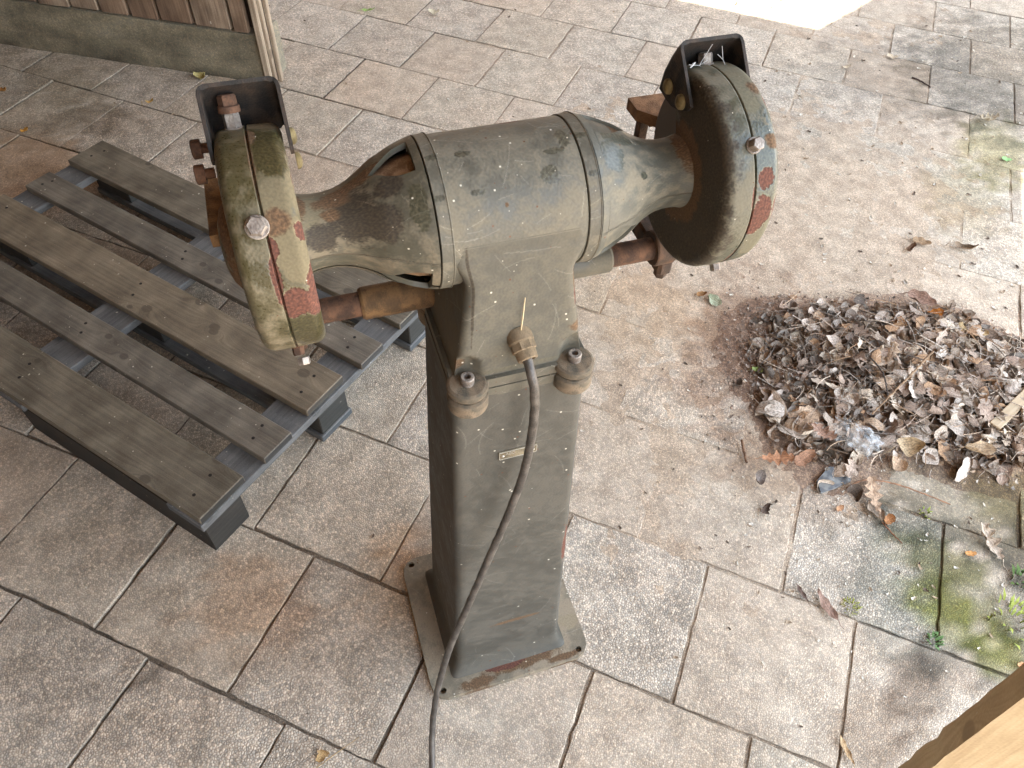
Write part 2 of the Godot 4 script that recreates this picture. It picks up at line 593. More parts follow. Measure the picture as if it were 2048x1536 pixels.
func paver_mesh(xc: float, zc: float, r: RandomNumberGenerator) -> ArrayMesh:
	var half := TILE / 2.0 - r.randf_range(0.0016, 0.0034)
	var turn := r.randf_range(-0.008, 0.008)
	var tx := r.randf_range(-0.006, 0.006)
	var tz := r.randf_range(-0.006, 0.006)
	var lift := r.randf_range(-0.0015, 0.0015)
	var tone := r.randf_range(0.93, 1.04)
	var warm := r.randf_range(-0.014, 0.014)
	xc += r.randf_range(-0.002, 0.002)
	zc += r.randf_range(-0.002, 0.002)
	var pos := []
	var hs := []
	var inner := 12
	pos.append_array([-half, -half, -half + 0.0007, -half + 0.0022])
	hs.append_array([-0.05, -0.0045, -0.0010, -0.0001])
	for i in inner - 1:
		pos.append(lerpf(-half + 0.0022, half - 0.0022, float(i + 1) / inner))
		hs.append(0.0)
	pos.append_array([half - 0.0022, half - 0.0007, half, half])
	hs.append_array([-0.0001, -0.0010, -0.0045, -0.05])
	var m := pos.size() - 1
	var mb := MB.new()
	mb.grid(m, m, func(u, w):
		var a := roundi(u * m)
		var b := roundi(w * m)
		var lx: float = pos[a]
		var lz: float = -pos[b]
		var x := xc + lx * cos(turn) - lz * sin(turn)
		var z := zc + lx * sin(turn) + lz * cos(turn)
		var h: float = minf(hs[a], hs[b])
		var e := 0.0028 * nz2.get_noise_2d(x * 38.0, z * 38.0) + 0.0015 * nz2.get_noise_2d(x * 120.0 + 9.0, z * 120.0)
		if a <= 2 or a >= m - 2:
			x += e
		if b <= 2 or b >= m - 2:
			z += e
		var y := h + lift + lx * tx + lz * tz
		if h > -0.002:
			y += 0.0011 * nz2.get_noise_2d(x * 16.0, z * 16.0)
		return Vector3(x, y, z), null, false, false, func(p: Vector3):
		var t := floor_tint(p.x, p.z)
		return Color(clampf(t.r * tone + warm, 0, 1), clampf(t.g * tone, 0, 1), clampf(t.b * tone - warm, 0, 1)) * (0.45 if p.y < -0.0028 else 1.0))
	return mb.mesh()


# ---------------------------------------------------------------- buildings
func make_wall() -> void:
	# frame: origin at the wall's right-hand end, x along the wall to the right, z out of its face
	var w := thing("timber_wall", "weathered brown board wall on a grey concrete plinth behind the pallet", "wall", Vector3(-1.6907, 0, -2.0358), 0.17549)
	var con := aggregate(512, 0.5, 71, 0.004, Color8(112, 106, 90), Color8(172, 162, 140), 0.5, 0.14)
	con.vertex_color_use_as_albedo = true
	var mb := MB.new()
	mb.grid(60, 12, func(u, v):
		var x: float = lerpf(-3.4, -0.004, u)
		var y: float = lerpf(-0.05, 0.172, v)
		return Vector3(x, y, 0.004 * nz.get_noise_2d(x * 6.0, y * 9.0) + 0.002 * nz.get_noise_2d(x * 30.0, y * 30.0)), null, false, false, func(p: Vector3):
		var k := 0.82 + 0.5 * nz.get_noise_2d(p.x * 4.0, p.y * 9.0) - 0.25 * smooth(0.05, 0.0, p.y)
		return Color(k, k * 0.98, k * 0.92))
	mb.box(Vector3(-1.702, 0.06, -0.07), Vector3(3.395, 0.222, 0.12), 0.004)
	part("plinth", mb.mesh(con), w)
	var wm := [wood(768, 128, 1.6, 0.14, Color8(92, 72, 56), Color8(168, 144, 120), 201, 4, 30, 0.8), wood(768, 128, 1.6, 0.14, Color8(84, 66, 52), Color8(152, 126, 102), 207, 4, 30, 0.8), wood(768, 128, 1.6, 0.14, Color8(102, 84, 68), Color8(184, 164, 140), 213, 4, 30, 0.8)]
	var up := Basis(Vector3.UP, Vector3.LEFT, Vector3.BACK)   # grain upright
	var edges := [-0.045, -0.108, -0.247, -0.372, -0.482, -0.593, -0.705, -0.83, -0.95, -1.07]
	for k in 16:
		edges.append(edges[-1] - 0.118)
	for k in edges.size() - 1:
		var wide: float = edges[k] - edges[k + 1]
		var bm := MB.new()
		bm.box(Vector3((edges[k] + edges[k + 1]) / 2.0, 1.40 + 0.002 * (k % 3), -0.012 - 0.002 * (k % 2)), Vector3(2.45, wide - 0.012, 0.022), 0.003, up, Vector2(k * 0.37, k * 0.05))
		part("plank", bm.mesh(), w, wm[(k * 2 + k / 3) % 3])
		var gm := MB.new()
		gm.box(Vector3(edges[k + 1], 1.40, -0.034), Vector3(2.46, 0.04, 0.018), 0.002, up, Vector2(k * 0.21, 0.03))
		part("batten", gm.mesh(), w, wm[1])
	var bk := MB.new()
	bk.box(Vector3(-1.72, 1.40, -0.085), Vector3(3.36, 2.45, 0.08), 0.003)
	part("frame", bk.mesh(grey(0.09, 0.06, 0.04)), w)
	# the end of the wall: three upright strips with dark gaps
	var em := wood(512, 64, 1.4, 0.08, Color8(112, 94, 76), Color8(206, 190, 166), 231, 2, 10, 0.5)
	var dirv := Vector3(0.55, 0, -0.83)
	for k in 3:
		var sm := MB.new()
		var p := Vector3(-0.010, 1.30, 0.004) + dirv * (k * 0.023)
		sm.box(p, Vector3(2.6, 0.022 if k == 0 else 0.014, 0.016), 0.002, up, Vector2(k * 0.3, k * 0.02))
		part("end_strip", sm.mesh(), w, em)
	var dm := MB.new()
	dm.box(Vector3(-0.010, 1.30, -0.045), Vector3(0.022, 2.6, 0.07), 0.002)
	part("end_post", dm.mesh(grey(0.06, 0.042, 0.03)), w)

	# the shed that shades all this: its roof, and the walls out of sight behind and beside the camera
	var dark := wood(512, 256, 2.4, 1.0, Color8(98, 80, 62), Color8(154, 130, 104), 241, 6, 0, 0.6)
	var unseen_roof := MB.new()
	unseen_roof.box(Vector3(-2.4, 2.76, -1.42), Vector3(7.2, 0.1, 6.84), 0.01)
	var ro := part("unseen_roof", unseen_roof.mesh(dark))
	ro.set_meta("kind", "structure")
	var far := MB.new()      # added slab out of view, outlined to bound the sun patch
	var plan := [Vector2(0.435, -4.85), Vector2(1.205, -4.85), Vector2(1.205, -4.19), Vector2(4.4, -4.19), Vector2(4.4, -6.9), Vector2(1.38, -6.9)]
	for lay in [2.71, 2.81]:
		far.poly([Vector3(plan[0].x, lay, plan[0].y), Vector3(plan[1].x, lay, plan[1].y), Vector3(plan[4].x, lay, plan[4].y), Vector3(plan[5].x, lay, plan[5].y)], Vector3(0, lay - 2.75, 0))
		far.poly([Vector3(plan[1].x, lay, plan[1].y), Vector3(plan[2].x, lay, plan[2].y), Vector3(plan[3].x, lay, plan[3].y), Vector3(plan[4].x, lay, plan[4].y)], Vector3(0, lay - 2.75, 0))
	for k in plan.size():
		var e0: Vector2 = plan[k]
		var e1: Vector2 = plan[(k + 1) % plan.size()]
		far.poly([Vector3(e0.x, 2.71, e0.y), Vector3(e1.x, 2.71, e1.y), Vector3(e1.x, 2.81, e1.y), Vector3(e0.x, 2.81, e0.y)], Vector3(e0.y - e1.y, 0, e1.x - e0.x) * -1.0)
	part("unseen_roof", far.mesh(dark)).set_meta("kind", "structure")
	var bw := MB.new()
	bw.box(Vector3(-2.40, 1.35, 1.5), Vector3(7.3, 2.7, 0.1), 0.01)
	part("wall_behind", bw.mesh(dark)).set_meta("kind", "structure")
	var aw := MB.new()
	aw.box(Vector3(-1.0, 1.8, -7.6), Vector3(11.0, 3.7, 0.2), 0.01)
	part("sky_block_wall", aw.mesh(dark)).set_meta("kind", "structure")  # added out of view to cut low sky light from the back
	var lw := MB.new()
	lw.box(Vector3(-5.2, 1.35, -1.8), Vector3(0.1, 2.7, 6.8), 0.01)
	part("wall_left", lw.mesh(dark)).set_meta("kind", "structure")


func make_post() -> void:
	# a rough-sawn board of the doorway, close to the camera
	var t := thing("timber_post", "pale rough sawn pine board standing close by in the doorway", "post", Vector3(0.3806, 0, -0.356))
	var m := wood(1024, 128, 1.2, 0.16, Color8(160, 136, 100), Color8(206, 184, 146), 251, 4, 8, 0.5)
	var mb := MB.new()
	var lean := Vector3(-0.0833, 1.0, 0.0)
	var out := Vector3(0.001, 0, 0.027)
	var wide := Vector3(0.15, 0, -0.012)
	var rows := 110
	var ring := func(y: float) -> Array:
		var e := lean * y
		var wob := Vector3(1, 0, 0.1) * (0.0026 * nz.get_noise_1d(y * 16.0) + 0.0016 * nz.get_noise_1d(y * 60.0 + 7.0))
		return [e + wob, e + out + wob * 0.35, e + out + wide, e + wide]
	for side in 4:
		mb.grid(6, rows, func(u, v):
			var y: float = lerpf(-0.02, 2.7, v)
			var q: Array = ring.call(y)
			return q[side].lerp(q[(side + 1) % 4], u), func(u, v): return Vector2(v * 2.7, side * 0.05 + u * [0.027, 0.15, 0.027, 0.15][side]), false, false)
	part("board", mb.mesh(m), t)


# ---------------------------------------------------------------- the grinder
const G_R := 0.0735     # motor radius
const G_Y := 0.967      # height of its axis
const DISC := 0.103     # guard radius
const SEAM := 0.2245    # guards' distance from the middle
var steel: StandardMaterial3D
var rusty: StandardMaterial3D
var zinc: StandardMaterial3D


var rusts := {}


func rust_material(sd: int, lo: Color, hi: Color, rough := 0.85) -> StandardMaterial3D:
	if rusts.has(sd):
		return rusts[sd]
	var w := 256
	var a := bytes_of(noise(0.02, sd, 4), w, w, true)
	var f := bytes_of(noise(0.2, sd + 1, 2), w, w, true)
	var rgb := PackedByteArray()
	rgb.resize(w * w * 3)
	var b := PackedByteArray()
	b.resize(w * w)
	for i in w * w:
		var t := clampf((a[i] - 128) / 110.0 + (f[i] - 128) / 300.0 + 0.5, 0, 1)
		var c := lo.lerp(hi, t)
		rgb[i * 3] = int(c.r * 255)
		rgb[i * 3 + 1] = int(c.g * 255)
		rgb[i * 3 + 2] = int(c.b * 255)
		b[i] = int(clampf(f[i] * 0.6 + a[i] * 0.4, 0, 255))
	var m := StandardMaterial3D.new()
	m.albedo_texture = tex(w, w, Image.FORMAT_RGB8, rgb)
	m.heightmap_enabled = true
	m.heightmap_texture = tex(w, w, Image.FORMAT_L8, b)
	m.heightmap_scale = 0.08
	m.roughness = rough
	m.uv1_triplanar = true
	m.uv1_scale = Vector3.ONE * 8.0
	rusts[sd] = m
	return m


func round_rect(hx: float, hz: float, r: float, a: float) -> Vector2:   # a point of a rounded rectangle, a in 0..1 round it, even along its length
	var sx := 2.0 * (hx - r)
	var sz := 2.0 * (hz - r)
	var q := PI * r / 2.0
	var l := fposmod(a, 1.0) * (2.0 * sx + 2.0 * sz + 4.0 * q)
	# start at the middle of the front (+z), go towards +x
	l += sx / 2.0
	var corners := [Vector2(hx - r, hz - r), Vector2(hx - r, -hz + r), Vector2(-hx + r, -hz + r), Vector2(-hx + r, hz - r)]
	var lens := [sx, sz, sx, sz]
	var dirs := [Vector2(1, 0), Vector2(0, -1), Vector2(-1, 0), Vector2(0, 1)]
	var starts := [Vector2(-hx + r, hz), Vector2(hx, hz - r), Vector2(hx - r, -hz), Vector2(-hx, -hz + r)]
	for k in 8:
		var s: int = k % 4
		if l <= lens[s]:
			return starts[s] + dirs[s] * l
		l -= lens[s]
		if l <= q:
			var ang: float = PI / 2.0 - s * PI / 2.0 - l / r
			return corners[s] + Vector2(cos(ang), sin(ang)) * r
		l -= q
	return starts[0]


func make_bolt(called: String, parent: Node3D, at: Vector3, dir: Vector3, r: float, length: float, mat: Material, turn := 0.0, washer := true) -> MeshInstance3D:
	var x := dir.normalized()
	var z := x.cross(Vector3(0.13, 0.9, 0.31)).normalized()
	var b := Basis(x, z.cross(x), z)
	var mb := MB.new()
	if washer:
		mb.lathe(at, b, [Vector2(-0.004, r * 1.18), Vector2(0.0012, r * 1.18), Vector2(0.0018, r * 1.1), Vector2(0.0018, 0.0005)], 20, 0, TAU, 0.01, false)
	mb.nut(at + x * 0.0016, b, r, length, 6, turn)
	return part(called, mb.mesh(), parent, mat)


func guard_profile() -> Array:
	var h := 0.0292
	var rr := 0.0105
	var p := [Vector2(-h + 0.003, 0.030), Vector2(-h, 0.034), Vector2(-h, 0.06), Vector2(-h, DISC - rr)]
	for k in range(1, 9):
		var a := PI / 2.0 * k / 8.0
		p.append(Vector2(-h + rr - rr * cos(a), DISC - rr + rr * sin(a)))
	p.append_array([Vector2(-0.009, DISC + 0.0004), Vector2(-0.0020, DISC + 0.0006), Vector2(-0.0009, DISC + 0.0004), Vector2(-0.0007, DISC - 0.003), Vector2(0.0007, DISC - 0.003), Vector2(0.0009, DISC + 0.0002), Vector2(0.0020, DISC + 0.0005), Vector2(0.009, DISC + 0.0003)])
	for k in range(8, 0, -1):
		var a := PI / 2.0 * k / 8.0
		p.append(Vector2(h - rr + rr * cos(a), DISC - rr + rr * sin(a)))
	p.append_array([Vector2(h, DISC - rr), Vector2(h, 0.06), Vector2(h, 0.034), Vector2(h - 0.003, 0.030)])
	return p


func make_grinder() -> void:
	var gr := thing("pedestal_grinder", "tall grey green pedestal grinder with two rusty guarded wheels", "grinder", Vector3(-0.2354, 0, -0.5857), 0.6964)
	var paint := Color8(112, 110, 92)
	var dust := Color8(158, 148, 128)
	steel = grey(0.28, 0.27, 0.25, 0.45, 0.6)
	var dusty := rust_material(381, Color8(110, 84, 60), Color8(168, 142, 112))
	zinc = rust_material(305, Color8(112, 102, 94), Color8(172, 164, 154), 0.5)
	zinc.metallic = 0.35
	rusty = rust_material(301, Color8(62, 44, 33), Color8(106, 75, 54))
	var brown := rust_material(311, Color8(56, 43, 33), Color8(92, 68, 50))
	var orange := rust_material(321, Color8(80, 60, 38), Color8(122, 92, 58))

	var hoodm := rust_material(371, Color8(24, 23, 21), Color8(64, 51, 41), 0.75)
	# ---- column: a tapered box that flares into its base plate
	var cm := painted(640, 800, 0.80, 0.80, Color8(70, 68, 61), Color8(86, 82, 73), 0.5, 401, [
		[0.41, 0.52, 0.004, 0.05, 0], [0.412, 0.46, 0.003, 0.03, 0], [0.34, 0.775, 0.04, 0.006, 1]], 0.5, 420)
	var mb := MB.new()
	mb.grid(96, 60, func(u, v):
		var y := 0.0
		var hx := 0.0
		var hz := 0.0
		var zc := 0.0216
		if v < 0.25:      # the flare at the foot
			var k: float = v / 0.25
			y = 0.013 + 0.055 * k
			var fl := 0.016 * pow(1.0 - k, 2.6)
			hx = 0.0965 + fl
			hz = 0.0985 + fl
		else:
			var k: float = (v - 0.25) / 0.75
			y = lerpf(0.068, 0.790, k)
			hx = lerpf(0.0965, 0.0785, k)
			hz = lerpf(0.0985, 0.0715, k)
		var q := round_rect(hx, hz, 0.010, u + 0.5)
		return Vector3(q.x, y, zc + q.y) + Vector3(0.0006, 0, 0.0006) * nz.get_noise_3d(q.x * 20.0, y * 20.0, q.y * 20.0), func(u, v): return Vector2(u * 0.66, 0.79 - (0.013 + 0.055 * v / 0.25 if v < 0.25 else lerpf(0.068, 0.79, (v - 0.25) / 0.75))), true)
	part("column", mb.mesh(cm), gr)

	# ---- base plate with four bolt holes (real openings with their own walls)
	var bm := painted(400, 400, 0.40, 0.40, Color8(108, 101, 86), Color8(142, 129, 109), 0.6, 411, [
		[0.225, 0.338, 0.070, 0.012, 1], [0.19, 0.332, 0.04, 0.012, 0], [0.265, 0.325, 0.03, 0.010, 0], [0.13, 0.352, 0.03, 0.010, 1], [0.07, 0.06, 0.015, 0.015, 1], [0.33, 0.29, 0.02, 0.015, 3], [0.3, 0.352, 0.03, 0.006, 1]], 0.5, 120)
	var flat := PackedVector2Array()
	for k in 72:
		flat.append(round_rect(0.151, 0.143, 0.030, k / 72.0) + Vector2(0, 0.019))
	var centres := []
	for q in [[-1, -1], [-1, 1], [1, -1], [1, 1]]:
		var c0 := Vector2(q[0] * 0.1315, 0.0185 + q[1] * 0.129)
		centres.append(c0)
		for k in 18:
			flat.append(c0 + Vector2.from_angle(TAU * k / 18.0) * 0.0058)
	var tris := Geometry2D.triangulate_delaunay(flat)
	var st := MB.new()
	var top0 := st.v.size()
	for q in flat:
		st.vert(Vector3(q.x, 0.0155, q.y), Vector3.UP, Vector2(q.x + 0.2, q.y + 0.2))
	for k in tris.size() / 3:
		var m2 := (flat[tris[k * 3]] + flat[tris[k * 3 + 1]] + flat[tris[k * 3 + 2]]) / 3.0
		var open := false
		for c0 in centres:
			if m2.distance_to(c0) < 0.0056:
				open = true
		if not open:
			st.tri(top0 + tris[k * 3], top0 + tris[k * 3 + 1], top0 + tris[k * 3 + 2])
	for loop in 5:      # outer edge with a rounded lip, then the hole walls
		var n0: int = 72 if loop == 0 else 18
		var i0: int = 0 if loop == 0 else 72 + (loop - 1) * 18
		for k in n0:
			var a2 := flat[i0 + k]
			var b2 := flat[i0 + (k + 1) % n0]
			var mid2: Vector2 = (a2 + b2) / 2.0 - (Vector2(0, 0.019) if loop == 0 else centres[loop - 1])
			var o2: Vector2 = mid2 if loop == 0 else -mid2
			st.poly([Vector3(a2.x, 0.0155, a2.y), Vector3(b2.x, 0.0155, b2.y), Vector3(b2.x, 0.0, b2.y), Vector3(a2.x, 0.0, a2.y)], Vector3(o2.x, 0, o2.y), [Vector2(a2.x + 0.2, a2.y + 0.2), Vector2(b2.x + 0.2, b2.y + 0.2), Vector2(b2.x + 0.2, b2.y + 0.193), Vector2(a2.x + 0.2, a2.y + 0.193)])
	part("base_plate", st.mesh(bm), gr)

	# ---- housing: neck from the flange up into the motor, hollowed behind the two front bolts
	var hm := painted(640, 360, 0.64, 0.36, Color8(78, 76, 67), Color8(100, 95, 82), 0.55, 421, [
		[0.322, 0.225, 0.003, 0.02, 1], [0.322, 0.255, 0.002, 0.012, 0], [0.205, 0.22, 0.0015, 0.08, 4], [0.325, 0.295, 0.012, 0.008, 1], [0.26, 0.338, 0.07, 0.004, 3], [0.19, 0.325, 0.012, 0.008, 1]], 0.5, 200)
	mb = MB.new()
	mb.grid(128, 44, func(u, v):
		var y: float = lerpf(0.8045, 0.9900, v)
		var k: float = clampf(v * 1.13, 0.0, 1.0)
		var hx := lerpf(0.0735, 0.0500, k)
		var front: float = maxf(lerpf(0.0885, 0.0740, k), sqrt(maxf(0.0, G_R * G_R - (y - G_Y) * (y - G_Y))) + 0.0007 * (1.0 - v)) if v < 0.86 else sqrt(G_R * G_R - (y - G_Y) * (y - G_Y)) + 0.0022 * (0.93 - v)
		var back := lerpf(0.048, 0.060, k)
		var spread := 0.012 * smooth(0.72, 1.0, k)     # fillet where it runs into the motor
		hx += spread * 1.6
		var q := round_rect(hx, (front + back) / 2.0, 0.009, u + 0.5)
		var p := Vector3(q.x, y, (front - back) / 2.0 + q.y)
		for s in [-1.0, 1.0]:
			var dx: float = p.x - s * 0.0616
			var rr: float = 0.0165 * (1.0 - smooth(0.832, 0.848, y + absf(dx) * 0.2))
			if absf(dx) < rr and p.z > 0.03:
				p.z = minf(p.z, 0.0917 - sqrt(rr * rr - dx * dx))
		return p, func(u, v): return Vector2(u * 0.52 + 0.0, 0.345 - v * 0.19), true)
	part("housing", mb.mesh(hm), gr)
	# flange: two plates with round ears at the corners, the seam between them open by 2 mm
	var lugm := rust_material(391, Color8(84, 78, 66), Color8(128, 112, 92), 0.9)
	for lay in 2:
		mb = MB.new()
		var y0: float = [0.7765, 0.7925][lay]
		var y1: float = [0.7905, 0.8065][lay]
		var ring := []
		var n := 120
		for k in n:
			var q := round_rect(0.0795 - 0.001 * lay, 0.0725, 0.012, float(k) / n)
			ring.append(Vector2(q.x, q.y + 0.0212))
		var top := []
		var bot := []
		for k in n:
			top.append(Vector3(ring[k].x, y1, ring[k].y))
			bot.append(Vector3(ring[k].x, y0, ring[k].y))
		mb.poly(top, Vector3.UP, top.map(func(p): return Vector2(p.x + 0.1, p.z + 0.1)))
		mb.poly(bot, Vector3.DOWN)
		for k in n:
			var m: int = (k + 1) % n
			mb.poly([bot[k], bot[m], top[m], top[k]], Vector3(ring[k].x, 0, ring[k].y - 0.02), [Vector2(k * 0.005, 0.2), Vector2(k * 0.005 + 0.005, 0.2), Vector2(k * 0.005 + 0.005, 0.215), Vector2(k * 0.005, 0.215)])
		part("flange", mb.mesh(hm), gr)
		for q in [[-1, 0.0917], [1, 0.0917], [-1, -0.049], [1, -0.049]]:
			mb = MB.new()
			var at := Vector3(q[0] * 0.0616, y0, q[1])
			var up := Basis(Vector3.UP, Vector3.BACK, Vector3.RIGHT)
			var lowb: float = -0.010 if lay == 0 else 0.0
			mb.lathe(at, up, [Vector2(lowb, 0.001), Vector2(lowb, 0.013), Vector2(lowb + 0.0015, 0.0185), Vector2(lowb + 0.004, 0.0218), Vector2(lowb + 0.007, 0.0229), Vector2(y1 - y0 - 0.0035, 0.0232), Vector2(y1 - y0 - 0.001, 0.0222), Vector2(y1 - y0 + 0.0006, 0.0195), Vector2(y1 - y0 + 0.0008, 0.001)], 40, 0, TAU, 0.021, false)
			part("lug", mb.mesh(), gr, lugm)
	for s in [-1.0, 1.0]:      # socket-head screws
		mb = MB.new()
		var up := Basis(Vector3.UP, Vector3.BACK, Vector3.RIGHT)
		mb.lathe(Vector3(s * 0.0616, 0.8068, 0.0917), up, [Vector2(0, 0.0076), Vector2(0.0095, 0.0076), Vector2(0.0105, 0.0068), Vector2(0.0105, 0.0038), Vector2(0.004, 0.0038), Vector2(0.004, 0.0004)], 24, 0, TAU, 0.01, false)
		part("screw", mb.mesh(), gr, zinc)
		mb = MB.new()
		mb.nut(Vector3(s * 0.0616, 0.7660, 0.0917), Basis(Vector3.DOWN, Vector3.RIGHT, Vector3.BACK), 0.0035, 0.010, 8)
		part("screw_end", mb.mesh(), gr, rusty)

	# ---- motor: barrel, two rings and two bells
	var mm := painted(560, 260, 0.465, 0.216, Color8(86, 84, 74), Color8(114, 108, 93), 0.58, 431, [
		[0.151, 0.132, 0.005, 0.012, 0], [0.155, 0.122, 0.002, 0.006, 0], [0.150, 0.165, 0.002, 0.005, 0], [0.100, 0.168, 0.011, 0.006, 2], [0.088, 0.155, 0.003, 0.012, 2], [0.10, 0.070, 0.004, 0.009, 2], [0.060, 0.075, 0.003, 0.007, 2], [0.132, 0.10, 0.006, 0.006, 2], [0.045, 0.1, 0.002, 0.0015, 1], [0.065, 0.145, 0.008, 0.010, 2]], 0.42, 220)
	mb = MB.new()
	mb.lathe(Vector3(0, G_Y, 0), Basis.IDENTITY, [Vector2(-0.0700, G_R), Vector2(-0.03, G_R), Vector2(0.0, G_R), Vector2(0.03, G_R), Vector2(0.0654, G_R), Vector2(0.0655, G_R - 0.004)], 96, 0, TAU, G_R)
	for k in mb.uv.size():
		mb.uv[k].y += 0.0435
	part("motor_body", mb.mesh(mm), gr)
	var bellm := painted(560, 260, 0.465, 0.216, Color8(80, 77, 64), Color8(118, 108, 89), 0.48, 441, [
		[0.065, 0.070, 0.045, 0.022, 4], [0.045, 0.045, 0.020, 0.016, 4], [0.085, 0.035, 0.012, 0.012, 4], [0.10, 0.085, 0.014, 0.018, 1], [0.075, 0.088, 0.012, 0.010, 1], [0.085, 0.105, 0.035, 0.012, 3], [0.035, 0.10, 0.03, 0.014, 4], [0.10, 0.115, 0.03, 0.006, 1], [0.12, 0.06, 0.012, 0.03, 1], [0.05, 0.118, 0.04, 0.006, 3], [0.055, 0.012, 0.02, 0.008, 2]], 0.45, 120)
	var bellr := painted(560, 260, 0.465, 0.216, Color8(86, 87, 79), Color8(124, 118, 102), 0.48, 451, [
		[0.075, 0.02, 0.016, 0.012, 2], [0.10, 0.03, 0.010, 0.018, 2], [0.05, 0.055, 0.006, 0.005, 2], [0.12, 0.06, 0.012, 0.012, 2], [0.10, 0.115, 0.06, 0.012, 1], [0.05, 0.13, 0.08, 0.012, 1]], 0.4, 80)
	var prof := [Vector2(0.0805, 0.0745), Vector2(0.0845, 0.0735), Vector2(0.0878, 0.07245), Vector2(0.0880, 0.0724), Vector2(0.093, 0.0710), Vector2(0.098, 0.0692), Vector2(0.102, 0.0677), Vector2(0.106, 0.0660), Vector2(0.110, 0.0641), Vector2(0.114, 0.0620), Vector2(0.118, 0.0606), Vector2(0.122, 0.0586), Vector2(0.125, 0.0568), Vector2(0.128, 0.0550), Vector2(0.132, 0.0522), Vector2(0.138, 0.0482), Vector2(0.146, 0.0436), Vector2(0.154, 0.0400), Vector2(0.162, 0.0374), Vector2(0.172, 0.0358), Vector2(0.182, 0.0358), Vector2(0.190, 0.0366), Vector2(0.197, 0.0385)]
	for s in [-1.0, 1.0]:
		var b := Basis(Vector3(s, 0, 0), Vector3.UP, Vector3.BACK)
		mb = MB.new()
		mb.lathe(Vector3(0, G_Y, 0), b, ([Vector2(0.0664, G_R - 0.002), Vector2(0.0664, G_R + 0.0014), Vector2(0.0668, G_R + 0.0022), Vector2(0.0676, G_R + 0.0022), Vector2(0.0680, G_R + 0.0016), Vector2(0.0784, G_R + 0.0012), Vector2(0.0790, G_R + 0.0006), Vector2(0.0791, G_R - 0.004)] if s < 0 else [Vector2(0.0668, G_R - 0.004), Vector2(0.0668, G_R + 0.0006), Vector2(0.0674, G_R + 0.0012), Vector2(0.0780, G_R + 0.0016), Vector2(0.0784, G_R + 0.0022), Vector2(0.0792, G_R + 0.0022), Vector2(0.0796, G_R + 0.0012), Vector2(0.0804, G_R - 0.001)]), 96, 0, TAU, G_R, false)
		part("end_ring", mb.mesh(mm), gr)
		# bell with three cooling slots that taper towards the neck: the shell is open there and has depth
		var slots := [86.0, -30.0, 206.0] if s < 0 else [100.0, -20.0, 220.0]
		mb = MB.new()
		var half_w := func(x: float) -> float:      # half a slot's width in degrees, by the place along the axis
			if x < 0.0879 or x > 0.1325:
				return 0.0
			return 19.0 * pow(1.0 - smooth(0.098, 0.133, x), 0.65)
		var sp := func(pi: int, c: float, e: float, thick: float) -> Vector3:   # a point of a slot's edge
			var a: float = deg_to_rad(c + e * half_w.call(prof[pi].x))
			var r: float = prof[pi].y - thick
			return Vector3(0, G_Y, 0) + b * Vector3(prof[pi].x, r * sin(a), r * cos(a))
		var seg := 36
		for c in slots:      # the solid sector that begins at this slot and ends at the next
			for inner in 2:
				var thick: float = 0.0055 * inner
				var first := mb.v.size()
				for i in prof.size():
					var q: Vector2 = prof[i]
					var d: Vector2 = (prof[mini(i + 1, prof.size() - 1)] - prof[maxi(i - 1, 0)]).normalized()
					var hw: float = half_w.call(q.x)
					for k in seg + 1:
						var a := deg_to_rad(lerpf(c + hw, c + 120.0 - hw, float(k) / seg))
						var r: float = q.y - thick
						var nn := Vector3(-d.y, d.x * sin(a), d.x * cos(a)) * (1.0 if inner == 0 else -1.0)
						mb.vert(Vector3(0, G_Y, 0) + b * Vector3(q.x, r * sin(a), r * cos(a)), b * nn, Vector2(fposmod(a, TAU) * G_R, q.x - 0.08))
				for i in prof.size() - 1:
					for k in seg:
						var a: int = first + i * (seg + 1) + k
						mb.quad(a, a + 1, a + seg + 2, a + seg + 1)
			for e in [-1.0, 1.0]:    # the slot's walls
				for i in prof.size() - 1:
					if half_w.call(prof[i].x) <= 0.0 and half_w.call(prof[i + 1].x) <= 0.0:
						continue
					var p0: Vector3 = sp.call(i, c, e, 0.0)
					var p1: Vector3 = sp.call(i + 1, c, e, 0.0)
					var p2: Vector3 = sp.call(i + 1, c, e, 0.0055)
					var p3: Vector3 = sp.call(i, c, e, 0.0055)
					var mid: Vector3 = sp.call(i, c, 0.0, 0.003)
					mb.poly([p0, p1, p2, p3], mid - p0, [Vector2(0.02, 0.02), Vector2(0.022, 0.02), Vector2(0.022, 0.025), Vector2(0.02, 0.025)])
		var bell := part("end_bell", mb.mesh(bellm if s < 0 else bellr), gr)
		mb = MB.new()       # what the slots show: the dusty inner bearing housing
		if s < 0:
			mb.lathe(Vector3(0, G_Y, 0), b, [Vector2(0.079, 0.001), Vector2(0.079, 0.058), Vector2(0.0815, 0.0605), Vector2(0.095, 0.0585), Vector2(0.112, 0.0525), Vector2(0.130, 0.0475), Vector2(0.15, 0.034)], 64, 0, TAU, 0.05)
		else:     # blind recesses on this side
			mb.lathe(Vector3(0, G_Y, 0), b, [Vector2(0.079, 0.001), Vector2(0.079, 0.066), Vector2(0.088, 0.0690), Vector2(0.100, 0.0650), Vector2(0.114, 0.0590), Vector2(0.130, 0.0510), Vector2(0.15, 0.034)], 64, 0, TAU, 0.05)
		part("inner_shield", mb.mesh(), bell, dusty if s < 0 else bellr)

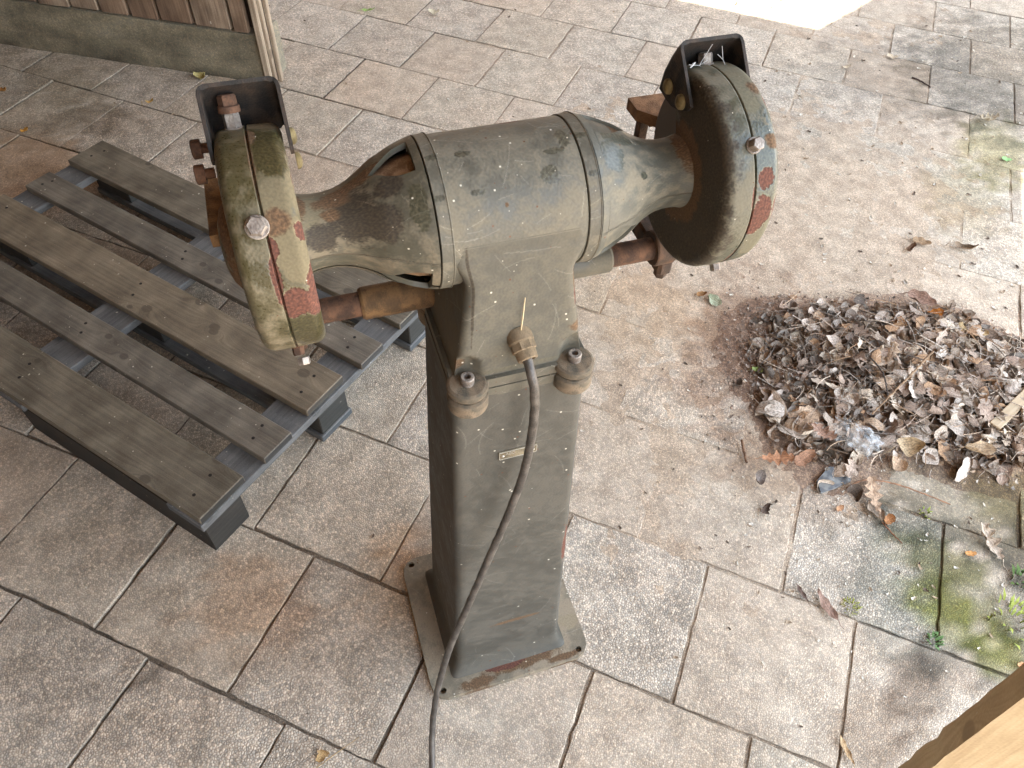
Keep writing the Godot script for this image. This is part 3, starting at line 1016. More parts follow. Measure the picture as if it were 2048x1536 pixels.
	# ---- guards, wheels and what hangs on them
	var lpatch := [   # [angle round the rim, distance from the seam, size along, size across, kind]
		[1.19, 0.018, 0.013, 0.010, 0], [0.20, 0.014, 0.024, 0.0145, 0], [0.10, -0.014, 0.015, 0.016, 0], [0.34, -0.027, 0.026, 0.007, 0], [0.02, 0.006, 0.012, 0.010, 0], [0.60, -0.023, 0.009, 0.006, 0], [0.70, 0.006, 0.008, 0.008, 0],
		[1.95, 0.0, 0.016, 0.03, 3], [2.15, 0.0, 0.02, 0.03, 3], [1.80, 0.016, 0.008, 0.009, 1], [1.65, -0.024, 0.014, 0.007, 1], [1.98, 0.022, 0.010, 0.008, 1], [0.80, -0.015, 0.010, 0.012, 1], [1.30, -0.026, 0.03, 0.005, 1], [0.98, -0.012, 0.020, 0.014, 3], [1.05, 0.008, 0.022, 0.008, 3], [0.58, 0.0, 0.024, 0.022, 3], [0.42, 0.004, 0.014, 0.018, 3], [1.45, -0.006, 0.03, 0.02, 2], [-0.30, 0.0, 0.04, 0.03, 2], [-0.58, 0.028, 0.012, 0.006, 1], [0.62, 0.030, 0.008, 0.003, 0], [0.48, 0.031, 0.006, 0.003, 0]]
	var rpatch := [
		[0.13, -0.014, 0.019, 0.012, 0], [0.02, -0.018, 0.012, 0.008, 0], [0.20, 0.011, 0.016, 0.011, 0], [0.08, 0.006, 0.012, 0.005, 0], [0.47, -0.012, 0.011, 0.008, 0], [0.30, -0.028, 0.016, 0.004, 0], [1.42, 0.013, 0.018, 0.014, 1], [1.35, -0.004, 0.010, 0.007, 1], [1.20, 0.005, 0.010, 0.005, 0], [0.80, -0.003, 0.007, 0.009, 1], [-0.5, -0.028, 0.02, 0.004, 0], [1.85, -0.005, 0.03, 0.03, 3], [1.55, -0.012, 0.02, 0.016, 3], [1.28, -0.016, 0.022, 0.012, 3], [-0.18, -0.004, 0.03, 0.016, 3], [-0.12, 0.018, 0.02, 0.010, 3], [0.6, 0.0, 0.05, 0.03, 2], [1.08, 0.015, 0.026, 0.012, 2], [1.2, -0.02, 0.012, 0.006, 2]]
	var A0 := deg_to_rad(-130.0)
	var A1 := deg_to_rad(116.0)
	for s in [-1, 1]:
		var plen := 0.2515
		var pl := []
		for q in (lpatch if s < 0 else rpatch):
			pl.append([(q[0] - A0) * DISC, plen / 2.0 + q[1], q[2], q[3], q[4]])
		for k in (5 if s > 0 else 0):  # shade of the right guard's inner face, painted on as dark patches
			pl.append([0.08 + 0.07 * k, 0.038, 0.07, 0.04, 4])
		for k in 4:      # heavy brown grime on the disc near the shaft
			pl.append([0.08 + 0.1 * k, 0.008, 0.08, 0.016, 1])
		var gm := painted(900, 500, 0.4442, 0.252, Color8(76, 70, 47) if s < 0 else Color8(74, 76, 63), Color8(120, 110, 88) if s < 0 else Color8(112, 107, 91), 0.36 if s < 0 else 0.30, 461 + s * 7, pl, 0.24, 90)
		mb = MB.new()
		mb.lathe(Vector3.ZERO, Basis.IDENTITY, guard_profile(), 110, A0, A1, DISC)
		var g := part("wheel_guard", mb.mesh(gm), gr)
		g.position = Vector3(s * SEAM, G_Y, 0)
		# outside hub cover
		mb = MB.new()
		mb.lathe(Vector3.ZERO, Basis(Vector3(s, 0, 0), Vector3.UP, Vector3.BACK), [Vector2(0.0275, 0.046), Vector2(0.031, 0.0445), Vector2(0.036, 0.041), Vector2(0.041, 0.034), Vector2(0.0445, 0.024), Vector2(0.046, 0.012), Vector2(0.0464, 0.0008)], 40, 0, TAU, 0.04)
		part("hub_cover", mb.mesh(gm), g)
		for q in [[45.0, 0.0], [-47.0, 0.0], [112.0, 0.0]]:
			var a := deg_to_rad(q[0])
			var dir := Vector3(0, sin(a), cos(a))
			var off: float = -0.006 if s < 0 and q[0] > 0 else 0.0
			if q[0] > 100:
				make_bolt("bolt", g, dir * (DISC - 0.001) + Vector3(off * 1.6, 0, 0), dir, 0.0074, 0.014 if s < 0 else 0.010, zinc, 0.4)
				if s < 0:
					make_bolt("bolt", g, dir * (DISC + 0.0175) + Vector3(off * 1.6, 0, 0), dir, 0.0080, 0.009, rusty, 0.1)
			elif q[0] > 0:
				make_bolt("bolt", g, dir * (DISC + 0.0004) + Vector3(off, 0, 0), dir, 0.0085 if s < 0 else 0.0068, 0.009, zinc, 0.2 + s * 0.3)
			else:
				make_bolt("bolt", g, dir * (DISC - 0.001), dir, 0.0058, 0.008, rusty if s < 0 else zinc, 0.7)
				if s < 0:
					make_bolt("nut", g, dir * (DISC + 0.010) + Vector3(0.003, 0, 0), dir, 0.0062, 0.007, zinc, 0.2, false)
		# the grinding wheel inside, seen through the open side
		mb = MB.new()
		mb.lathe(Vector3(s * SEAM, G_Y, 0), Basis.IDENTITY, [Vector2(-0.014, 0.012), Vector2(-0.014, 0.086), Vector2(-0.013, 0.088), Vector2(0.013, 0.088), Vector2(0.014, 0.086), Vector2(0.014, 0.012)], 64, 0, TAU, 0.05, false)
		part("grinding_wheel", mb.mesh(), gr, grey(0.16, 0.15, 0.145, 0.95))
		# spark hood: a bent U of sheet steel over the open front of the guard
		var hood := part("spark_hood", hood_mesh(), gr, hoodm)
		hood.position = Vector3(s * SEAM, G_Y, 0) + (Vector3(0.002, 0.010, -0.010) if s < 0 else Vector3(-0.002, 0.0, 0.0))
		for q in ([[0.077, -0.0374], [0.0766, -0.0082]] if s > 0 else [[0.067, -0.034], [0.061, -0.004]]):
			for e in [-1.0, 1.0]:
				var at := Vector3(e * 0.0355, q[0], q[1])
				if s < 0 and e < 0:
					mb = MB.new()
					mb.lathe(at, Basis(Vector3.LEFT, Vector3.UP, Vector3.FORWARD), [Vector2(0, 0.0045), Vector2(0.008, 0.0045), Vector2(0.008, 0.0085), Vector2(0.0155, 0.0085), Vector2(0.0165, 0.0075), Vector2(0.0165, 0.0005)], 6, 0, TAU, 0.01, false)
					part("bolt", mb.mesh(), hood, rusty)
				else:
					mb = MB.new()
					mb.lathe(at, Basis(Vector3(e, 0, 0), Vector3.UP, Vector3.BACK * e), [Vector2(-0.001, 0.0078), Vector2(0.0018, 0.0074), Vector2(0.0034, 0.0055), Vector2(0.0042, 0.0026), Vector2(0.0044, 0.0003)], 20, 0, TAU, 0.01)
					part("rivet", mb.mesh(), hood, rust_material(331, Color8(98, 84, 52), Color8(136, 122, 84)))
		# tool rest: plate, slotted upright
		mb = MB.new()
		var rx: float = s * (SEAM + 0.002)
		var plate := PackedVector2Array(([Vector2(-0.024, -0.022), Vector2(-0.024, 0.004), Vector2(-0.004, 0.026), Vector2(0.044, 0.026), Vector2(0.044, -0.022)] if s > 0 else [Vector2(-0.046, -0.020), Vector2(-0.046, 0.014), Vector2(-0.036, 0.026), Vector2(0.044, 0.026), Vector2(0.044, -0.020)]))
		var tp := []
		var bt := []
		for q in plate:
			tp.append(Vector3(s * 0.0 + q.x, 0.006, q.y))
			bt.append(Vector3(q.x, -0.008, q.y))
		mb.poly(tp, Vector3.UP)
		mb.poly(bt, Vector3.DOWN)
		for k in plate.size():
			var m: int = (k + 1) % plate.size()
			mb.poly([bt[k], bt[m], tp[m], tp[k]], Vector3(tp[k].x + tp[m].x, 0, tp[k].z + tp[m].z - 0.002))
		var rest := part("tool_rest", mb.mesh(), gr, orange if s < 0 else rust_material(395, Color8(106, 78, 54), Color8(142, 108, 78)))
		rest.position = Vector3(rx - 0.004, 0.966, -0.118) if s > 0 else Vector3(-0.260, 0.966, -0.060)
		if s < 0:
			rest.scale = Vector3(1, 1, 1)
			rest.rotation.y = PI / 2
		mb = MB.new()
		mb.box(Vector3(-0.014, -0.075, 0.004), Vector3(0.012, 0.135, 0.012), 0.0015)
		mb.box(Vector3(0.014, -0.075, 0.004), Vector3(0.012, 0.135, 0.012), 0.0015)
		mb.box(Vector3(0.0, -0.012, 0.004), Vector3(0.015, 0.010, 0.011), 0.0015)
		mb.box(Vector3(0.0, -0.138, 0.004), Vector3(0.015, 0.010, 0.011), 0.0015)
		part("upright", mb.mesh(), rest, brown)
		# arm that carries the rest, from a sleeve on the housing
		mb = MB.new()
		mb.lathe(Vector3(0, 0.828, -0.036), Basis(Vector3(s, 0, 0), Vector3.UP, Vector3.BACK), [Vector2(0.03, 0.0188), Vector2(0.149, 0.0188), Vector2(0.152, 0.0165), Vector2(0.152, 0.012)], 32, 0, TAU, 0.0188, false)
		var sleeve := part("sleeve", mb.mesh(hm if s > 0 else orange), gr)
		mb = MB.new()
		mb.lathe(Vector3(0, 0.828, -0.036), Basis(Vector3(s, 0, 0), Vector3.UP, Vector3.BACK), [Vector2(0.15, 0.0142), Vector2(0.246, 0.0142), Vector2(0.249, 0.012), Vector2(0.249, 0.0005)], 28, 0, TAU, 0.0142, false)
		part("arm", mb.mesh(), sleeve, rusty)
		mb = MB.new()
		mb.lathe(Vector3(s * 0.208, 0.828, -0.036), Basis(Vector3(s, 0, 0), Vector3.UP, Vector3.BACK), [Vector2(0, 0.0145), Vector2(0, 0.0215), Vector2(0.002, 0.0225), Vector2(0.024, 0.0225), Vector2(0.026, 0.0215), Vector2(0.026, 0.0145)], 24, 0, TAU, 0.02, false)
		mb.box(Vector3(s * 0.221, 0.822, -0.072), Vector3(0.024, 0.026, 0.06), 0.003)
		mb.box(Vector3(s * 0.226, 0.803, -0.030), Vector3(0.020, 0.022, 0.022), 0.004)
		mb.nut(Vector3(s * 0.226, 0.7935, -0.030), Basis(Vector3.DOWN, Vector3.RIGHT, Vector3.BACK), 0.0085, 0.009, 6)
		part("clamp", mb.mesh(), sleeve, brown)
	cobwebs(gr)

	# ---- cable gland, cable and name plate
	mb = MB.new()
	var gx := Vector3(0.10, -0.45, 0.80).normalized()
	var gz := gx.cross(Vector3.UP).normalized()
	var gb := Basis(gx, gz.cross(gx), gz)
	var gp := Vector3(-0.002, 0.8540, 0.082)
	mb.lathe(gp, gb, [Vector2(-0.006, 0.0142), Vector2(0.007, 0.0142), Vector2(0.0095, 0.0128), Vector2(0.0095, 0.0112)], 26, 0, TAU, 0.014, false)
	mb.nut(gp + gx * 0.009, gb, 0.0138, 0.009, 8, 0.3, 0.08)
	mb.lathe(gp + gx * 0.017, gb, [Vector2(0, 0.0118), Vector2(0.010, 0.0112), Vector2(0.0112, 0.0100), Vector2(0.0112, 0.0082), Vector2(0.002, 0.0078)], 26, 0, TAU, 0.012, false)
	part("cable_gland", mb.mesh(), gr, rust_material(341, Color8(92, 80, 62), Color8(138, 120, 95), 0.95))
	var way := [gp + gx * 0.012, gp + gx * 0.024, Vector3(0.0010, 0.8300, 0.1180), Vector3(0.0030, 0.8100, 0.1260), Vector3(0.0035, 0.756, 0.130), Vector3(-0.0045, 0.659, 0.132), Vector3(-0.027, 0.564, 0.138), Vector3(-0.057, 0.457, 0.145), Vector3(-0.086, 0.352, 0.152), Vector3(-0.116, 0.256, 0.163), Vector3(-0.146, 0.150, 0.186), Vector3(-0.168, 0.072, 0.224), Vector3(-0.184, 0.022, 0.282), Vector3(-0.196, 0.0085, 0.350), Vector3(-0.215, 0.0062, 0.46), Vector3(-0.26, 0.0062, 0.60)]
	var cv := Curve3D.new()
	for k in way.size():
		var tan_: Vector3 = (way[mini(k + 1, way.size() - 1)] - way[maxi(k - 1, 0)]) * 0.17
		cv.add_point(way[k], -tan_, tan_)
	cv.bake_interval = 0.006
	mb = MB.new()
	var smoothp := []
	for p in cv.get_baked_points():
		smoothp.append(p + Vector3(nz.get_noise_1d(p.y * 60.0), 0, 0) * 0.0008)
	mb.tube(smoothp, 0.0053, 14)
	part("power_cable", mb.mesh(), gr, rust_material(351, Color8(60, 56, 51), Color8(98, 91, 83), 0.45))
	var npos := Vector3(-0.0005, 0.6600, 0.0802 + 0.0225)
	npos.z = 0.0216 + lerpf(0.0985, 0.0715, (npos.y - 0.068) / 0.722) + 0.0008
	mb = MB.new()
	var tilt := Basis(Vector3.RIGHT, atan((0.0985 - 0.0715) / 0.722) * -1.0)
	mb.box(npos, Vector3(0.0500, 0.0155, 0.0016), 0.0004, tilt)
	var np := part("name_plate", mb.mesh(), gr, rust_material(361, Color8(104, 94, 74), Color8(138, 126, 102), 0.6))
	mb = MB.new()
	for e in [[0, 0.0068, 0.048, 0.0009], [0, -0.0068, 0.048, 0.0009]]:
		mb.box(npos + tilt * Vector3(e[0], e[1], 0.0011), Vector3(e[2], e[3], 0.0008), 0.0002, tilt)
	for e in [-1, 1]:
		mb.box(npos + tilt * Vector3(e * 0.0242, 0, 0.0011), Vector3(0.0009, 0.0128, 0.0008), 0.0002, tilt)
	part("border", mb.mesh(), np, grey(0.42, 0.39, 0.32, 0.5, 0.3))
	for e in [-1, 1]:
		mb = MB.new()
		mb.lathe(npos + tilt * Vector3(e * 0.0196, -0.001, 0.0006), tilt * Basis(Vector3.BACK, Vector3.UP, Vector3.LEFT), [Vector2(0, 0.0021), Vector2(0.0011, 0.0017), Vector2(0.0015, 0.0008), Vector2(0.0016, 0.0001)], 12)
		part("rivet", mb.mesh(), np, grey(0.6, 0.56, 0.48, 0.4, 0.4))
	var tm := TextMesh.new()
	var sf := SystemFont.new()
	sf.font_names = PackedStringArray(["Droid Sans"])
	tm.font = sf
	tm.text = "ABO"
	tm.font_size = 16
	tm.pixel_size = 0.00042
	tm.depth = 0.0006
	tm.horizontal_alignment = HORIZONTAL_ALIGNMENT_LEFT
	var lt := part("lettering", tm, np, grey(0.5, 0.46, 0.38, 0.5, 0.3))
	lt.position = npos + tilt * Vector3(-0.0165, 0.0025, 0.0011)
	lt.basis = tilt
	# a dry pine needle stuck above the gland
	mb = MB.new()
	mb.tube([Vector3(-0.0020, 0.866, 0.0868), Vector3(-0.001, 0.885, 0.0868), Vector3(0.0012, 0.911, 0.0846)], [0.0006, 0.0010, 0.0005], 6)
	var needle := part("straw", mb.mesh(), self, grey(0.56, 0.46, 0.28))
	needle.transform = gr.transform
	tag(needle, "thin pale straw stuck upright on the grinder above its cable gland", "straw")


func hood_mesh() -> ArrayMesh:
	# U across x; k runs round the U, q from the rear edge to the front edge (towards -z)
	var C := [Vector2(0.125, -0.036), Vector2(0.116, -0.0430), Vector2(0.107, -0.0480), Vector2(0.087, -0.0560), Vector2(0.065, -0.0590)]
	var B := [Vector2(0.081, 0.0100), Vector2(0.074, 0.0050), Vector2(0.066, -0.010), Vector2(0.062, -0.0260), Vector2(0.0620, -0.0377)]
	var mb := MB.new()
	var nk := 40
	for lay in 2:
		var inset: float = 0.0032 * lay
		mb.grid(nk, 4, func(u, v):
			var i := roundi(v * 4)
			var hw := 0.0345 - inset
			var rc := 0.008
			var sp: float = u * 2.0 - 1.0      # -1..1 round the U
			var k := 0.0
			var x := 0.0
			var e := absf(sp)
			if e < 0.34:
				x = e / 0.34 * (hw - rc)
			elif e < 0.5:
				var a := (e - 0.34) / 0.16 * PI / 2.0
				x = hw - rc + rc * sin(a)
				k = (1.0 - cos(a)) * rc / 0.06
			else:
				x = hw
				k = lerpf(rc / 0.06, 1.0, (e - 0.5) / 0.5)
			var q: Vector2 = C[i].lerp(B[i], k)
			if e < 0.42:
				q += Vector2(-inset, inset * 0.4)
			return Vector3(x * signf(sp), q.x, q.y), null, false, lay == 1)
	# close the sheet's edges
	var row := nk + 1
	var total := row * 5
	for j in [0, 4]:
		for i in nk:
			var a: int = j * row + i
			mb.poly([mb.v[a], mb.v[a + 1], mb.v[a + 1 + total], mb.v[a + total]], Vector3(0, 0.3, 1.0 if j == 0 else -1.0))
	for i in [0, nk]:
		for j in 4:
			var a: int = j * row + i
			mb.poly([mb.v[a], mb.v[a + row], mb.v[a + row + total], mb.v[a + total]], Vector3(0, -1, 0))
	return mb.mesh()


func cobwebs(gr: Node3D) -> void:
	var web := grey(0.5, 0.5, 0.48, 0.9)
	var mb := MB.new()
	var o := Vector3(SEAM, G_Y, 0)
	for q in [[[-0.030, 0.108, -0.02], [-0.012, 0.100, -0.030], [0.0, 0.118, -0.034]], [[-0.012, 0.100, -0.030], [-0.004, 0.104, -0.06 + 0.03]], [[-0.012, 0.100, -0.030], [0.004, 0.088, -0.016]], [[0.010, 0.116, -0.032], [0.012, 0.104, -0.028], [0.020, 0.088, -0.016]], [[0.006, 0.109, -0.030], [0.012, 0.104, -0.028]]]:
		var pts := []
		for p in q:
			pts.append(o + Vector3(p[0], p[1], p[2]))
		mb.tube(pts, 0.00032, 5)
	mb.tube([o + Vector3(-0.0275, 0.104, -0.021), o + Vector3(-0.0235, 0.106, -0.023), o + Vector3(-0.0205, 0.107, -0.0245)], [0.0004, 0.0013, 0.0004], 6)
	var w := part("cobweb", mb.mesh(), self, web)
	w.transform = gr.transform
	tag(w, "grey cobweb threads across the mouth of the right spark hood", "cobweb")


# ---------------------------------------------------------------- the pallet
func make_pallet() -> void:
	var p := thing("pallet", "dark weathered wooden pallet lying on the paving left of the grinder", "pallet", Vector3(-0.786, 0.001, -0.458), -0.1658)
	var tops := [wood(1024, 128, 1.2, 0.15, Color8(74, 67, 55), Color8(134, 125, 108), 501, 6, 70, 0.7), wood(1024, 128, 1.2, 0.15, Color8(76, 70, 61), Color8(130, 122, 108), 511, 5, 90, 0.8), wood(1024, 128, 1.2, 0.15, Color8(84, 74, 60), Color8(148, 135, 113), 521, 6, 60, 0.6)]
	var cold := wood(768, 96, 0.9, 0.12, Color8(74, 75, 75), Color8(128, 127, 124), 531, 3, 60, 0.6)
	var black := wood(768, 96, 0.9, 0.12, Color8(32, 31, 30), Color8(72, 68, 61), 541, 2, 40, 0.6)
	for m in tops + [cold, black]:
		m.vertex_color_use_as_albedo = true
		m.roughness = 0.7
	var boards := [[0.000, -0.117, 0.004, 0], [-0.172, -0.252, 0.010, 1], [-0.306, -0.424, 0.000, 2], [-0.474, -0.552, 0.014, 1], [-0.617, -0.737, 0.010, 0]]
	var nails := grey(0.02, 0.018, 0.016, 0.6, 0.5)
	for k in boards.size():
		var q: Array = boards[k]
		var mb := MB.new()
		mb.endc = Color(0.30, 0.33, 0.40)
		var len := 1.158
		var b := Basis(Vector3.UP, [0.002, -0.004, 0.003, -0.002, 0.004][k])
		mb.box(Vector3(q[2] - len / 2.0, 0.1300, (q[0] + q[1]) / 2.0), Vector3(len, 0.0200, q[0] - q[1]), 0.0018, b, Vector2(0.6 + 0.004 * k, 0.075 + 0.012 * (k % 3 - 1)))
		var o := part("deck_board", mb.mesh(), p, tops[q[3]])
		for e in [[-0.045, 0.3], [-0.052, 0.72], [-0.575, 0.35], [-0.59, 0.66], [-1.11, 0.4], [-1.10, 0.7]]:
			mb = MB.new()
			mb.lathe(Vector3(e[0], 0.1401, lerpf(q[0], q[1], e[1])), Basis(Vector3.UP, Vector3.BACK, Vector3.RIGHT), [Vector2(-0.002, 0.0040), Vector2(0.0003, 0.0037), Vector2(0.0005, 0.0001)], 8, 0, TAU, 0.01, false)
			part("nail", mb.mesh(), o, nails)
	for q in [[-0.090, 0.006], [-0.632, -0.526], [-1.154, -1.062]]:
		var mb := MB.new()
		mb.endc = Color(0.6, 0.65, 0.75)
		mb.box(Vector3((q[0] + q[1]) / 2.0, 0.1095, -0.368), Vector3(0.742, 0.0205, q[1] - q[0]), 0.0016, Basis(Vector3.BACK, Vector3.UP, Vector3.LEFT), Vector2(q[0], q[0]))
		part("cross_board", mb.mesh(), p, cold)
	# runners: the near one is a long solid timber, the others stand on blocks over a ground board
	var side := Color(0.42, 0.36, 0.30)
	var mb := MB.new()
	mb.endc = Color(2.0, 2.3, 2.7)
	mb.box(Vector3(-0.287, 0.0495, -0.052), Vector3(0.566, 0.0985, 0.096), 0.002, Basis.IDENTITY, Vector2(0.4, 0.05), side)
	part("block", mb.mesh(), p, black)
	mb = MB.new()
	mb.box(Vector3(-1.075, 0.0495, -0.052), Vector3(0.145, 0.0985, 0.096), 0.002)
	part("block", mb.mesh(), p, black)
	for q in [[-0.335, -0.425], [-0.682, -0.766 + 0.035]]:
		var zc: float = (q[0] + q[1]) / 2.0
		var zw: float = q[0] - q[1] + (0.035 if q[0] < -0.5 else 0.0)
		for x in [-0.072, -0.578, -1.075]:
			mb = MB.new()
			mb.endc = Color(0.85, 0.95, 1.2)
			mb.box(Vector3(x, 0.0595, zc), Vector3(0.14, 0.0785, zw), 0.002)
			part("block", mb.mesh(), p, black)
		mb = MB.new()
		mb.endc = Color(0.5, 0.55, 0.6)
		mb.box(Vector3(-0.574, 0.0100, zc), Vector3(1.15, 0.0195, zw + 0.012), 0.002, Basis.IDENTITY, Vector2(0.2, 0.05))
		part("ground_board", mb.mesh(), p, cold)


# ---------------------------------------------------------------- leaves
var leaf_meshes := []
var leaf_mats := {}
var vein_tex: ImageTexture


func make_vein_texture() -> void:
	var w := 192
	var d := PackedByteArray()
	d.resize(w * w * 3)
	var f := bytes_of(noise(0.05, 71, 4), w, w)
	var g := bytes_of(noise(0.3, 72, 2), w, w)
	for y in w:
		for x in w:
			var i := y * w + x
			var u := float(x) / w
			var v := absf(float(y) / w - 0.5) * 2.0
			var side := absf(fposmod(u * 7.0 - v * 1.6, 1.0) - 0.5)
			var vein := maxf(1.0 - smooth(0.02, 0.06, v), (1.0 - smooth(0.02, 0.08, side)) * 0.6)
			var t := 0.80 + 0.5 * (f[i] / 255.0 - 0.5) + 0.3 * (g[i] / 255.0 - 0.5) + 0.22 * vein
			for c in 3:
				d[i * 3 + c] = int(clampf(t * 262 * [1.0, 0.98, 0.95][c], 0, 255))
	vein_tex = tex(w, w, Image.FORMAT_RGB8, d)


func leaf_mat(c: Color) -> StandardMaterial3D:
	if not leaf_mats.has(c):
		var m := StandardMaterial3D.new()
		m.albedo_color = c
		m.albedo_texture = vein_tex
		m.roughness = 0.75
		leaf_mats[c] = m
	return leaf_mats[c]


# kind 0 oval, 1 lobed, 2 slim, 3 ragged piece; unit length along x
func leaf_mesh(kind: int, sd: int, curl: float, fold: float) -> ArrayMesh:
	var r := RandomNumberGenerator.new()
	r.seed = sd
	var ph := r.randf() * 9.0
	var twist := r.randf_range(-0.7, 0.7)
	var wide: float = [0.30, 0.32, 0.13, 0.34][kind] * r.randf_range(0.85, 1.15)
	var mb := MB.new()
	var nu := 18 if kind == 1 else 12
	mb.grid(nu, 8, func(u, v):
		var w: float = wide * pow(sin(PI * clampf(pow(u, 0.85), 0.0, 1.0)), 0.7)
		if kind == 1:
			w = wide * pow(sin(PI * u), 0.55) * (0.72 + 0.34 * sin(u * 28.0 + 0.6)) * (0.6 + 0.5 * u)
		elif kind == 3:
			w = wide * pow(sin(PI * u), 0.4) * (0.75 + 0.35 * nz.get_noise_1d(u * 7.0 + ph))
		var s: float = v * 2.0 - 1.0
		var x: float = u - 0.5
		var y: float = s * w
		if kind == 3 or kind == 1:
			x += 0.03 * nz.get_noise_2d(u * 9.0 + ph, s * 3.0)
		# bend along the length, fold across, wavy margin
		var a := curl * x * 1.6
		var px := sin(a) / (curl * 1.6) if absf(curl) > 0.05 else x
		var pz := (1.0 - cos(a)) / (curl * 1.6) if absf(curl) > 0.05 else 0.0
		var fa := fold * absf(s) * (0.6 + 0.5 * sin(u * 4.0 + ph))
		var q := Vector3(px, pz + absf(y) * sin(fa) + 0.035 * absf(s) * sin(u * 17.0 + ph + signf(s)) + 0.02 * nz.get_noise_2d(u * 6.0 + ph, s * 2.0), y * cos(fa))
		return q.rotated(Vector3.RIGHT, twist * x), func(u, v): return Vector2(u, v), false, true)
	if kind != 3:
		mb.tube([Vector3(-0.5, 0, 0).rotated(Vector3.RIGHT, 0) + Vector3(0.02, (1.0 - cos(curl * 0.8)) / (curl * 1.6) if absf(curl) > 0.05 else 0.0, 0), Vector3(-0.60, 0.02, 0.01), Vector3(-0.74, 0.03, 0.04)], [0.012, 0.010, 0.009], 5)
	return mb.mesh()


var tones := [Color8(212, 192, 172), Color8(206, 194, 182), Color8(232, 216, 196), Color8(188, 152, 118), Color8(160, 140, 124), Color8(196, 176, 160), Color8(226, 214, 202), Color8(182, 160, 144), Color8(206, 180, 154), Color8(216, 202, 190), Color8(200, 184, 168)]


func heap_height(x: float, z: float) -> float:
	var a := 1.0 - smooth(0.25, 1.12, sqrt(pow((x - 0.58) / 0.40, 2) + pow((z + 1.555) / 0.315, 2)))
	var b := 1.0 - smooth(0.1, 1.1, sqrt(pow((x - 0.33) / 0.20, 2) + pow((z + 1.28) / 0.21, 2)))
	var c := 1.0 - smooth(0.2, 1.1, sqrt(pow((x - 0.22) / 0.26, 2) + pow((z + 1.50) / 0.28, 2)))
	return 0.040 * a + 0.018 * b + 0.016 * c + 0.004 * nz.get_noise_2d(x * 14.0, z * 14.0) * (a + b + c)


